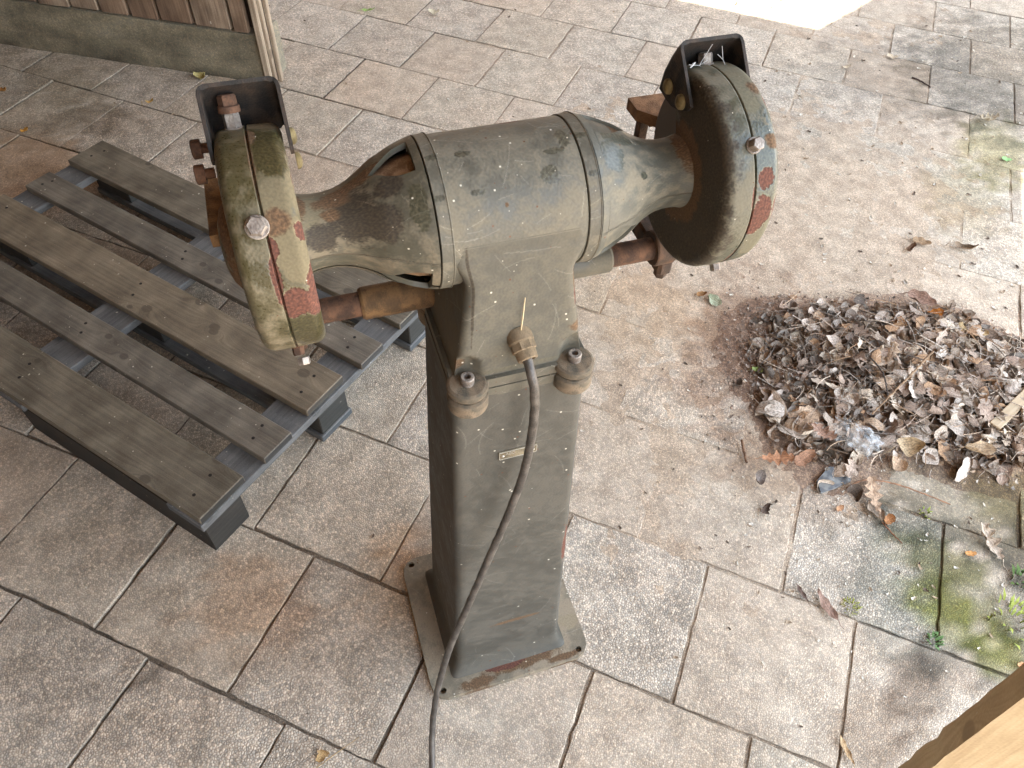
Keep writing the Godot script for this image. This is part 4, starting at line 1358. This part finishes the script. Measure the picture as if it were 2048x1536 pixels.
func make_heap() -> void:
	var h := thing("leaf_heap", "swept heap of dry brown leaves and soil right of the grinder", "leaf heap", Vector3(0.45, 0, -1.45))
	var r := RandomNumberGenerator.new()
	r.seed = 77
	# crumbly soil under the leaves
	var mb := MB.new()
	var fine := noise(1.0, 95, 4)
	mb.grid(110, 84, func(u, v):
		var x: float = lerpf(-0.06, 1.06, u)
		var z: float = lerpf(-0.98, -1.92, v)
		var y := heap_height(x, z)
		y += (0.006 * fine.get_noise_2d(x * 60.0, z * 60.0) + 0.004 * fine.get_noise_2d(x * 25.0, z * 25.0)) * smooth(0.0, 0.01, y) - 0.0035
		return Vector3(x - 0.45, y, z + 1.45), null, false, false, func(p: Vector3):
		var k := 0.55 + 0.5 * fine.get_noise_2d(p.x * 30.0, p.z * 30.0)
		var c := Color(0.92, 0.80, 0.71) * clampf(k + 0.22, 0.45, 1.0)
		return c.lerp(floor_tint(p.x + 0.45, p.z - 1.45), 1.0 - smooth(-0.001, 0.017, p.y + 0.005 * fine.get_noise_2d(p.x * 20.0, p.z * 20.0))))
	part("soil", mb.mesh(aggregate(512, 0.22, 81, 0.0034, Color8(120, 100, 86), Color8(206, 186, 166), 0.7, 0.16)), h)
	for k in 16:
		leaf_meshes.append(leaf_mesh([0, 1, 0, 1, 2, 3, 0, 1, 3, 0, 1, 3, 0, 1, 2, 0][k], 600 + k, [0.5, -0.8, 1.8, 0.4, 0.8, -1.0, 2.2, 0.9, 0.6, -0.5, 1.2, 1.1, -1.4, 0.6, 1.2, 2.6][k], [0.3, 0.6, 1.1, 0.2, 0.3, 0.5, 0.3, 0.4, -0.4, 0.8, 0.6, 0.2, 0.5, -0.3, 0.7, 1.2][k]))
	var place := func(big: bool) -> Array:
		for attempt in 200:
			var x := r.randf_range(0.10, 1.02)
			var z := r.randf_range(-1.86, -1.04)
			var y := heap_height(x, z)
			var leafy := smooth(0.012, 0.04, y) * smooth(0.10, 0.36, x + (-1.30 - z) * 0.55 * (1.0 if z < -1.3 else 0.2) * -1.0)
			if z > -1.32:
				leafy = maxf(leafy, smooth(0.004, 0.02, y) * 0.9)
			if not big:
				leafy = maxf(leafy, smooth(0.002, 0.02, y) * 0.7)
			if r.randf() < leafy:
				return [x, y, z]
		return [0.6, heap_height(0.6, -1.45), -1.45]
	# big leaves that show singly
	for k in 285:
		var q: Array = place.call(true)
		var s := r.randf_range(0.036, 0.080) * (1.2 if q[2] > -1.32 else 1.0)
		if r.randf() < 0.12:
			s *= 1.25
		var tilt := r.randf_range(0.05, 0.75) * (1.0 if r.randf() < 0.75 else 1.5)
		var b := Basis(Vector3.UP, r.randf() * TAU) * Basis(Vector3(r.randf_range(-1, 1), 0, r.randf_range(-1, 1)).normalized(), tilt)
		if r.randf() < 0.35:
			b = b * Basis(Vector3.RIGHT, PI)
		var o := part("leaf", leaf_meshes[r.randi() % leaf_meshes.size()], h, leaf_mat(tones[r.randi() % tones.size()]))
		o.transform = Transform3D(b * Basis.from_scale(Vector3(s, s * r.randf_range(0.5, 0.9), s)), Vector3(q[0] - 0.45, q[1] + 0.006 + r.randf() * 0.016, q[2] + 1.45))
	# the smaller leaves and shreds between them
	var shard := leaf_mesh(3, 655, 1.3, 0.7)
	var cb := MB.new()
	cb.nut(Vector3.ZERO, Basis.IDENTITY, 0.8, 1.1, 5, 0.3, 0.4)
	var crumb := cb.mesh()
	var sb := MB.new()
	sb.tube([Vector3(-0.5, 0, 0), Vector3(-0.15, 0.03, 0.04), Vector3(0.2, 0.02, 0.03), Vector3(0.5, 0, -0.05)], [0.016, 0.015, 0.012, 0.008], 5)
	var straw := sb.mesh()
	for lot in 4:
		var mm := MultiMesh.new()
		mm.transform_format = MultiMesh.TRANSFORM_3D
		mm.use_colors = true
		mm.mesh = shard if lot == 0 else leaf_meshes[2] if lot == 1 else crumb if lot == 2 else straw
		mm.instance_count = [2800, 900, 2200, 320][lot]
		for k in mm.instance_count:
			var q: Array = place.call(false)
			var s := r.randf_range(0.005, 0.019) if lot == 0 else r.randf_range(0.026, 0.058)
			if lot == 2:
				s = 0.0012 + 0.0036 * pow(r.randf(), 3.0)
				var cx := r.randfn(0.19, 0.085)
				var cz := r.randfn(-1.48, 0.115)
				q = [cx, heap_height(cx, cz), cz]
			var b := Basis(Vector3.UP, r.randf() * TAU) * Basis(Vector3(r.randf_range(-1, 1), 0.2, r.randf_range(-1, 1)).normalized(), r.randf_range(0.0, 1.3)) * Basis.from_scale(Vector3.ONE * s)
			mm.set_instance_transform(k, Transform3D(b, Vector3(q[0] - 0.45, q[1] + r.randf() * 0.008, q[2] + 1.45)))
			var t: Color = tones[r.randi() % tones.size()]
			if lot == 3:
				b = Basis(Vector3.UP, r.randf() * TAU) * Basis(Vector3.BACK, r.randf_range(-0.4, 0.4)) * Basis.from_scale(Vector3.ONE * r.randf_range(0.03, 0.09))
				mm.set_instance_transform(k, Transform3D(b, Vector3(q[0] - 0.45, q[1] + 0.012 + r.randf() * 0.014, q[2] + 1.45)))
			if lot == 2:
				t = Color8(188, 164, 146)
			mm.set_instance_color(k, (t * r.randf_range(0.6, 1.15)).srgb_to_linear())
		var mi := MultiMeshInstance3D.new()
		mi.name = numbered("leaf_litter", h)
		mi.multimesh = mm
		var lm := StandardMaterial3D.new()
		lm.albedo_texture = vein_tex
		lm.vertex_color_use_as_albedo = true
		lm.roughness = 0.8
		mi.material_override = lm
		mi.set_meta("kind", "stuff")
		h.add_child(mi, true)


func loose_leaf(called: String, label: String, x: float, z: float, kind: int, s: float, c: Color, yaw: float, curl := 0.8, fold := 0.5, tilt := 0.15, y := 0.0, cat := "leaf") -> void:
	var sd := int(absf(x * 7919.0 + z * 104729.0)) % 100000
	var o := part(called, leaf_mesh(kind, sd, curl, fold), self, leaf_mat(c))
	var b := Basis(Vector3.UP, yaw) * Basis(Vector3(0.6, 0, 0.8), tilt) * Basis.from_scale(Vector3.ONE * s)
	o.transform = Transform3D(b, Vector3(x, y + 0.0035 + s * 0.05, z))
	tag(o, label, cat)


func stick(called: String, label: String, pts: Array, r0: float, r1: float, c: Color, cat := "twig") -> void:
	var cv := Curve3D.new()
	for k in pts.size():
		var t: Vector3 = (pts[mini(k + 1, pts.size() - 1)] - pts[maxi(k - 1, 0)]) * 0.17
		cv.add_point(pts[k], -t, t)
	cv.bake_interval = 0.008
	var ps := cv.get_baked_points()
	var rr := []
	var out := []
	for k in ps.size():
		var t := float(k) / (ps.size() - 1)
		rr.append(lerpf(r0, r1, t) * (1.0 + 0.18 * nz.get_noise_1d(k * 1.9)))
		out.append(ps[k] + Vector3(nz.get_noise_1d(k * 0.9), 0.4 * nz.get_noise_1d(k + 50.0), nz.get_noise_1d(k * 0.8 + 90.0)) * r0 * 0.8)
	var mb := MB.new()
	mb.tube(out, rr, 8)
	var m := rust_material(700, Color(0.66, 0.64, 0.62), Color(1, 1, 1)).duplicate()
	m.albedo_color = c
	var o := part(called, mb.mesh(), self, m)
	tag(o, label, cat)


func make_litter() -> void:
	var tan_ := Color8(166, 138, 106)
	var pale := Color8(206, 190, 166)
	var brown := Color8(126, 92, 66)
	# leaves lying singly on the paving
	loose_leaf("dry_leaf", "small brown leaf beside a pale green one, just left of the heap's top", -0.050, -1.612, 0, 0.034, Color8(176, 132, 84), 0.4, 1.2, 0.8, 0.3)
	loose_leaf("green_leaf", "folded pale grey green leaf lying just left of the heap's top", -0.012, -1.600, 0, 0.052, Color8(188, 196, 168), -0.5, 0.6, 1.1, 0.2)
	loose_leaf("green_leaf", "round bright green leaf lying on soil at the heap's left edge", 0.142, -1.391, 0, 0.036, Color8(170, 190, 120), 0.15, 1.4, 0.8, 0.3, heap_height(0.142, -1.391))
	loose_leaf("dry_leaf", "large pale curled leaf on damp paving at the upper right", 0.672, -2.901, 1, 0.085, Color8(196, 182, 158), 0.3, 1.4, 0.8, 0.1)
	loose_leaf("dry_leaf", "crumpled dark brown leaf above the heap, left of two", 0.465, -2.055, 3, 0.052, brown, 1.2, 2.2, 0.9, 0.4)
	loose_leaf("dry_leaf", "flat tan leaf lying just behind the crumpled dark one above the heap", 0.496, -2.100, 0, 0.058, tan_, 0.0, 0.6, 0.4, 0.1)
	loose_leaf("dry_leaf", "long curled grey brown leaf above the heap near the right edge", 0.617, -2.124, 2, 0.085, Color8(150, 128, 104), -0.1, 1.6, 0.9, 0.3)
	loose_leaf("dry_leaf", "small pale leaf on the far paving beside a dark twig", 0.324, -3.225, 0, 0.050, pale, 0.1, 0.8, 0.5, 0.1)
	loose_leaf("dry_leaf", "tiny whitish leaf scrap on a far paver below the sunlit patch", 0.168, -3.066, 3, 0.036, pale, 0.6, 1.0, 0.5, 0.2)
	loose_leaf("dry_leaf", "large pale lobed leaf with ruffled edge on mossy paving at the right", 0.690, -1.118, 1, 0.088, Color8(206, 190, 172), 2.2, 0.7, 0.7, 0.15)
	loose_leaf("dry_leaf", "small orange leaf piece on mossy paving below the pale lobed leaf", 0.656, -1.077, 3, 0.026, Color8(218, 158, 92), 0.4, 0.5, 0.2, 0.05)
	loose_leaf("dry_leaf", "folded grey brown leaf with a long stalk in front of the heap", 0.455, -1.098, 0, 0.056, Color8(182, 164, 146), 2.4, 0.9, 0.8, 0.2)
	loose_leaf("dry_leaf", "orange brown curled leaf joined to the stalked one in front of the heap", 0.486, -1.090, 3, 0.042, Color8(190, 138, 92), 0.9, 2.0, 0.9, 0.4)
	loose_leaf("dry_leaf", "slim pinkish brown leaf, the longer of two lying near the moss tuft", 0.388, -0.836, 2, 0.072, Color8(158, 128, 112), 2.35, 0.5, 0.8, 0.05)
	loose_leaf("dry_leaf", "narrow dark brown leaf, left of the slim pinkish one", 0.338, -0.845, 2, 0.042, Color8(110, 88, 76), 2.3, 0.4, 0.5, 0.05)
	loose_leaf("dry_leaf", "slim pale tan leaf alone on the paving at the bottom right", 0.456, -0.576, 2, 0.052, Color8(206, 176, 136), 2.2, 0.6, 0.6, 0.08)
	loose_leaf("dry_leaf", "small curled tan leaf standing in the joint at the bottom left", -0.389, -0.215, 3, 0.036, Color8(190, 158, 110), 1.4, 2.0, 1.0, 0.8)
	loose_leaf("dry_leaf", "small yellow crescent of leaf on the paving behind the pallet", -1.992, -1.759, 2, 0.050, Color8(224, 186, 112), 0.9, 2.4, 0.5, 0.3)
	loose_leaf("dry_leaf", "pale yellow scrap of leaf at the foot of the concrete plinth", -1.935, -1.962, 3, 0.065, Color8(214, 204, 140), 0.2, 1.5, 0.9, 0.4)
	loose_leaf("green_leaf", "fresh light green leaf on the far paving beyond the wall's end", -1.662, -2.665, 2, 0.060, Color8(176, 206, 124), 0.4, 0.8, 0.5, 0.1)
	loose_leaf("dry_leaf", "whitish leaf scrap on the far paving right of the green leaf", -1.417, -2.768, 3, 0.055, Color8(220, 212, 186), 0.2, 1.2, 0.7, 0.2)
	loose_leaf("dry_leaf", "small ochre leaf in the joint at the left edge by the plinth", -2.474, -1.605, 3, 0.040, Color8(186, 134, 66), 0.2, 1.5, 0.7, 0.3)
	loose_leaf("dry_leaf", "tiny yellow leaf crumb in the joint behind the pallet's left corner", -2.235, -1.452, 3, 0.034, Color8(212, 158, 70), 0.9, 1.5, 0.7, 0.3)
	loose_leaf("green_leaf", "small mint green leaf near the right edge, far beyond the heap", 0.737, -2.676, 0, 0.036, Color8(160, 212, 140), 0.1, 0.5, 0.3, 0.05)
	loose_leaf("dry_leaf", "white papery leaf bit on the paving left of the heap's lower edge", 0.215, -0.962, 3, 0.018, Color8(226, 218, 206), 0.6, 1.0, 0.6, 0.2)
	loose_leaf("dry_leaf", "dark curled leaf pair in front of the heap's lower left corner", 0.232, -1.010, 3, 0.044, Color8(104, 86, 74), 1.7, 2.2, 1.0, 0.5)
	loose_leaf("dry_leaf", "orange scrap of leaf in the corner by the timber post", 0.757, -0.865, 3, 0.026, Color8(226, 164, 116), 0.4, 0.8, 0.5, 0.2)
	loose_leaf("dry_leaf", "pale orange leaf crumb in front of the dark slate fragment", 0.385, -1.078, 3, 0.024, Color8(206, 158, 118), 0.9, 0.8, 0.4, 0.1)
	# leaves one notices on the heap
	loose_leaf("oak_leaf", "russet lobed leaf lying flat on the heap's front left corner", 0.232, -1.135, 1, 0.074, Color8(186, 134, 98), 0.3, 0.5, 0.3, 0.25, 0.024)
	loose_leaf("oak_leaf", "pinkish wavy lobed leaf on the heap beside the clear plastic film", 0.312, -1.222, 1, 0.070, Color8(202, 168, 148), -0.6, 0.9, 0.5, 0.3, 0.052)
	loose_leaf("dry_leaf", "broad cream leaf on the heap's far right slope", 0.622, -1.735, 1, 0.095, Color8(230, 204, 156), -0.3, 0.3, 0.2, 0.3, 0.030)
	loose_leaf("dry_leaf", "bright orange leaf on the far top edge of the heap", 0.535, -1.762, 3, 0.050, Color8(196, 122, 44), 0.6, 0.6, 0.4, 0.7, 0.030)
	loose_leaf("dry_leaf", "pinkish brown folded leaf behind the bright orange one on the heap", 0.500, -1.800, 0, 0.085, Color8(172, 140, 122), -0.35, 0.7, 0.7, 0.2, 0.028)
	loose_leaf("dry_leaf", "flat tan leaf with clear veins at the heap's front edge", 0.445, -1.130, 1, 0.085, Color8(184, 156, 130), 2.0, 0.4, 0.3, 0.25, 0.014)
	loose_leaf("dry_leaf", "curled cream and brown leaf on the heap behind the front edge", 0.500, -1.270, 0, 0.078, Color8(212, 190, 156), 0.5, 1.8, 0.9, 0.3, 0.042)
	loose_leaf("dry_leaf", "pale folded pointed leaf at the heap's right front", 0.652, -1.335, 0, 0.070, Color8(196, 172, 142), 0.2, 0.8, 1.2, 0.3, 0.036)
	loose_leaf("dry_leaf", "brown leaf with torn edge at the heap's front, right of the russet one", 0.286, -1.155, 3, 0.058, Color8(168, 126, 98), 1.0, 0.6, 0.4, 0.4, 0.030)
	loose_leaf("dry_leaf", "dark drooping leaf at the front left foot of the heap", 0.205, -1.075, 0, 0.050, Color8(130, 118, 110), 1.5, 1.8, 0.9, 0.4, 0.012)
	# sticks, splint, slate, film
	stick("twig", "long straight brown twig lying across the middle of the heap", [Vector3(0.520, 0.088, -1.56), Vector3(0.470, 0.086, -1.45), Vector3(0.404, 0.078, -1.31)], 0.0028, 0.0020, Color8(150, 122, 92))
	stick("twig", "thin dark bent twig on the heap, left of the straight one", [Vector3(0.385, 0.066, -1.50), Vector3(0.416, 0.078, -1.445), Vector3(0.434, 0.076, -1.375)], 0.0022, 0.0016, Color8(92, 82, 74))
	stick("twig", "long pale reddish stalk lying in front of the heap", [Vector3(0.392, 0.010, -1.135), Vector3(0.432, 0.014, -1.172), Vector3(0.506, 0.012, -1.188), Vector3(0.612, 0.006, -1.186)], 0.0022, 0.0014, Color8(170, 128, 98))
	stick("twig", "short brown leaf stalk on the mossy paving in front of the heap", [Vector3(0.474, 0.008, -1.078), Vector3(0.496, 0.004, -1.062), Vector3(0.520, 0.003, -1.045)], 0.0018, 0.0011, Color8(134, 88, 58))
	stick("twig", "short thick brown twig at the heap's left front edge", [Vector3(0.148, 0.012, -1.168), Vector3(0.160, 0.010, -1.140), Vector3(0.172, 0.008, -1.112)], 0.0032, 0.0028, Color8(142, 108, 82))
	stick("twig", "tiny dark twig beside the small pale leaf on the far paving", [Vector3(0.405, 0.004, -3.10), Vector3(0.44, 0.006, -3.08), Vector3(0.475, 0.004, -3.055)], 0.0035, 0.002, Color8(80, 60, 52))
	stick("grass_straw", "thin dry straw on the far paving between wall and grinder", [Vector3(-1.075, 0.004, -1.825), Vector3(-1.02, 0.005, -1.830), Vector3(-0.955, 0.004, -1.835)], 0.0014, 0.0008, Color8(170, 146, 100), "straw")
	stick("grass_straw", "pale thin straw leaning over the joint at the bottom left", [Vector3(-0.388, 0.004, -0.190), Vector3(-0.365, 0.012, -0.225), Vector3(-0.345, 0.006, -0.262)], 0.0010, 0.0007, Color8(206, 176, 130), "straw")
	var mb := MB.new()
	var wm := wood(256, 64, 0.2, 0.05, Color8(160, 138, 110), Color8(204, 184, 154), 551, 0, 0, 0.4)
	mb.box(Vector3.ZERO, Vector3(0.17, 0.006, 0.026), 0.001)
	var o := part("wood_splint", mb.mesh(), self, wm)
	o.transform = Transform3D(Basis(Vector3.UP, 1.07) * Basis(Vector3.BACK, 0.10), Vector3(0.722, 0.058, -1.490))
	tag(o, "pale flat wood splint lying on the heap's right edge", "wood splint")
	mb = MB.new()
	var outline := [Vector2(0.326, -1.123), Vector2(0.339, -1.096), Vector2(0.368, -1.122), Vector2(0.397, -1.153), Vector2(0.383, -1.186), Vector2(0.345, -1.170)]
	var top := []
	for q in outline:
		top.append(Vector3(q.x - 0.36, 0.014 + (q.y + 1.10) * -0.05, q.y + 1.14))
	mb.poly(top, Vector3.UP)
	for k in top.size():
		var m: int = (k + 1) % top.size()
		mb.poly([top[k], top[m], top[m] + Vector3(0, -0.006, 0), top[k] + Vector3(0, -0.006, 0)], Vector3(top[k].x + top[m].x, 0, top[k].z + top[m].z))
	o = part("slate_fragment", mb.mesh(), self, rust_material(561, Color8(92, 94, 96), Color8(132, 132, 129)))
	o.position = Vector3(0.36, 0, -1.14)
	tag(o, "flat dark blue grey slate fragment half buried at the heap's front edge", "slate")
	mb = MB.new()
	mb.grid(28, 20, func(u, v):
		var e := Vector2(u - 0.5, v - 0.5)
		var rr := 0.5 + 0.16 * nz.get_noise_2d(u * 4.0, v * 4.0)
		var y := 0.022 * (1.0 - 3.2 * e.length_squared()) + 0.007 * nz2.get_noise_2d(u * 4.0, v * 4.0) + 0.005 * absf(nz2.get_noise_2d(u * 7.0, v * 6.0))
		return Vector3(e.x * 0.105 * rr * 2.0 + 0.01 * nz2.get_noise_2d(u * 3.0, v * 3.0 + 9.0), y, e.y * 0.062 * rr * 2.0), null, false, true)
	var fm := grey(0.42, 0.44, 0.44, 0.2)
	fm.transparency = BaseMaterial3D.TRANSPARENCY_ALPHA
	fm.albedo_color.a = 0.30
	o = part("plastic_film", mb.mesh(), self, fm)
	o.transform = Transform3D(Basis(Vector3.UP, -0.25) * Basis(Vector3.RIGHT, 0.2), Vector3(0.380, 0.066, -1.236))
	tag(o, "crumpled piece of clear plastic film among the heap's leaves", "plastic film")
	# moss and weeds growing in the joints
	weed("moss_tuft", "round yellow green moss tuft in the joint by the slim leaves", "moss", Vector3(0.435, 0.0, -0.858), 0.017, 90, 0.010, Color8(150, 150, 62), 801)
	weed("weed", "tiny bright green sprout in the joint near the timber post", "weed", Vector3(0.594, 0.0, -0.850), 0.010, 14, 0.020, Color8(98, 128, 72), 802)
	weed("weed", "small green weed at the right edge on the mossy paving", "weed", Vector3(0.757, 0.0, -1.056), 0.016, 26, 0.024, Color8(98, 124, 62), 803)
	weed("grass_tuft", "sparse yellow green grass tuft by the right edge above the post", "grass", Vector3(0.737, 0.0, -0.955), 0.045, 40, 0.030, Color8(164, 172, 76), 804)
	weed("weed", "tiny yellow green weed in the mossy joint in front of the heap", "weed", Vector3(0.565, 0.0, -1.145), 0.012, 14, 0.014, Color8(140, 150, 60), 805)
	# crumbs: bark, seed husks and stone chips scattered over the floor
	var r := RandomNumberGenerator.new()
	r.seed = 909
	var chip := leaf_mesh(3, 911, 0.9, 0.8)
	var mm := MultiMesh.new()
	mm.transform_format = MultiMesh.TRANSFORM_3D
	mm.use_colors = true
	mm.mesh = chip
	mm.instance_count = 1500
	for k in mm.instance_count:
		var x := 0.0
		var z := 0.0
		var roll := r.randf()
		if roll < 0.40:
			x = r.randfn(0.45, 0.34)
			z = r.randfn(-1.35, 0.42)
		elif roll < 0.75:
			x = r.randf_range(-0.4, 0.95)
			z = r.randf_range(-3.6, -1.6)
		else:
			x = r.randf_range(-2.6, 0.9)
			z = r.randf_range(-3.2, -0.1)
		if (Vector2(x + 0.2354, z + 0.5857)).length() < 0.24 or (x < -0.6 and x > -2.0 and z > -1.45 and z < -0.3 and r.randf() < 0.8):
			x = r.randf_range(0.2, 0.9)
			z = r.randf_range(-1.1, -0.7)
		var s := 0.0028 + 0.011 * pow(r.randf(), 3.0)
		if z < -1.8:
			s *= 1.5
		mm.set_instance_transform(k, Transform3D(Basis(Vector3.UP, r.randf() * TAU) * Basis(Vector3.RIGHT, r.randf_range(-0.5, 0.5)) * Basis.from_scale(Vector3.ONE * s), Vector3(x, 0.0022 + heap_height(x, z), z)))
		var t := r.randf()
		var c := Color(0.66, 0.60, 0.50) if t < 0.5 else Color(0.40, 0.30, 0.20) if t < 0.75 else Color(0.14, 0.10, 0.07)
		mm.set_instance_color(k, c * r.randf_range(0.7, 1.1))
	var mi := MultiMeshInstance3D.new()
	mi.name = "crumbs"
	mi.multimesh = mm
	var cm := StandardMaterial3D.new()
	cm.vertex_color_use_as_albedo = true
	cm.roughness = 0.85
	mi.material_override = cm
	mi.set_meta("kind", "stuff")
	tag(mi, "pale and dark crumbs of bark and leaf strewn over the paving", "litter")
	add_child(mi, true)


func weed(called: String, label: String, cat: String, at: Vector3, spread: float, count: int, h: float, c: Color, sd: int) -> void:
	var r := RandomNumberGenerator.new()
	r.seed = sd
	var mb := MB.new()
	for k in count:
		var a := r.randf() * TAU
		var d := spread * sqrt(r.randf())
		var p := Vector3(cos(a) * d, -0.004, sin(a) * d)
		var lean := Vector3(cos(a), 0, sin(a)) * h * r.randf_range(0.2, 0.9)
		var hh := h * r.randf_range(0.5, 1.0)
		var wv := Vector3(-sin(a), 0, cos(a)) * h * (0.10 if called != "weed" else 0.16)
		var mid := p + lean * 0.45 + Vector3.UP * hh * 0.7
		var tip := p + lean + Vector3.UP * hh
		var nn := (Vector3.UP + lean.normalized() * 0.3).normalized()
		var f := mb.v.size()
		mb.vert(p - wv * 0.4, nn)
		mb.vert(p + wv * 0.4, nn)
		mb.vert(mid + wv, nn)
		mb.vert(mid - wv, nn)
		mb.vert(tip, nn)
		mb.quad(f, f + 1, f + 2, f + 3)
		mb.tri(f + 3, f + 2, f + 4)
	var m := StandardMaterial3D.new()
	m.albedo_color = c
	m.roughness = 0.7
	m.backlight_enabled = true
	m.backlight = c * 0.4
	var o := part(called, mb.mesh(), self, m)
	o.position = at
	tag(o, label, cat)


func _ready() -> void:
	# camera
	var cam := Camera3D.new()
	cam.name = "camera"
	cam.fov = 53.25
	cam.near = 0.05
	cam.far = 300.0
	cam.transform = Transform3D(Basis(Vector3(0.9246, 0.0339, -0.3795), Vector3(-0.3124, 0.6337, -0.7077), Vector3(0.2165, 0.7729, 0.5965)).orthonormalized(), Vector3(0, CAM_H, 0))
	add_child(cam)
	# sky, air and exposure
	var we := WorldEnvironment.new()
	we.name = "environment"
	var env := Environment.new()
	env.background_mode = Environment.BG_SKY
	var sky := Sky.new()
	var sm := ProceduralSkyMaterial.new()
	sm.sky_top_color = Color(0.74, 0.80, 0.88)
	sm.sky_horizon_color = Color(0.93, 0.95, 0.96)
	sm.sky_curve = 0.25
	sm.ground_bottom_color = Color(0.42, 0.40, 0.36)
	sm.ground_horizon_color = Color(0.62, 0.62, 0.60)
	sm.sky_energy_multiplier = 1.0
	sky.sky_material = sm
	env.sky = sky
	env.background_energy_multiplier = 1.0
	env.tonemap_mode = Environment.TONE_MAPPER_LINEAR
	env.tonemap_exposure = 8.6
	env.sdfgi_enabled = true
	env.ssao_enabled = true
	env.ssil_enabled = true
	we.environment = env
	add_child(we)
	# sun: high behind and to the right, held off the floor by the roof
	var sun := DirectionalLight3D.new()
	sun.name = "sun"
	sun.light_energy = 1.2
	sun.light_color = Color(1.0, 0.95, 0.87)
	sun.light_angular_distance = 0.5
	sun.shadow_enabled = true
	add_child(sun)
	sun.look_at_from_position(Vector3.ZERO, -Vector3(0.15, 1.0, -0.55), Vector3.UP)

	rng.seed = 1
	nz.seed = 3
	nz.frequency = 1.0
	nz.fractal_octaves = 3
	nz2.seed = 5
	nz2.frequency = 1.0
	nz2.fractal_octaves = 2
	make_floor()
	make_wall()
	make_post()
	make_vein_texture()
	make_grinder()
	make_pallet()
	make_heap()
	make_litter()
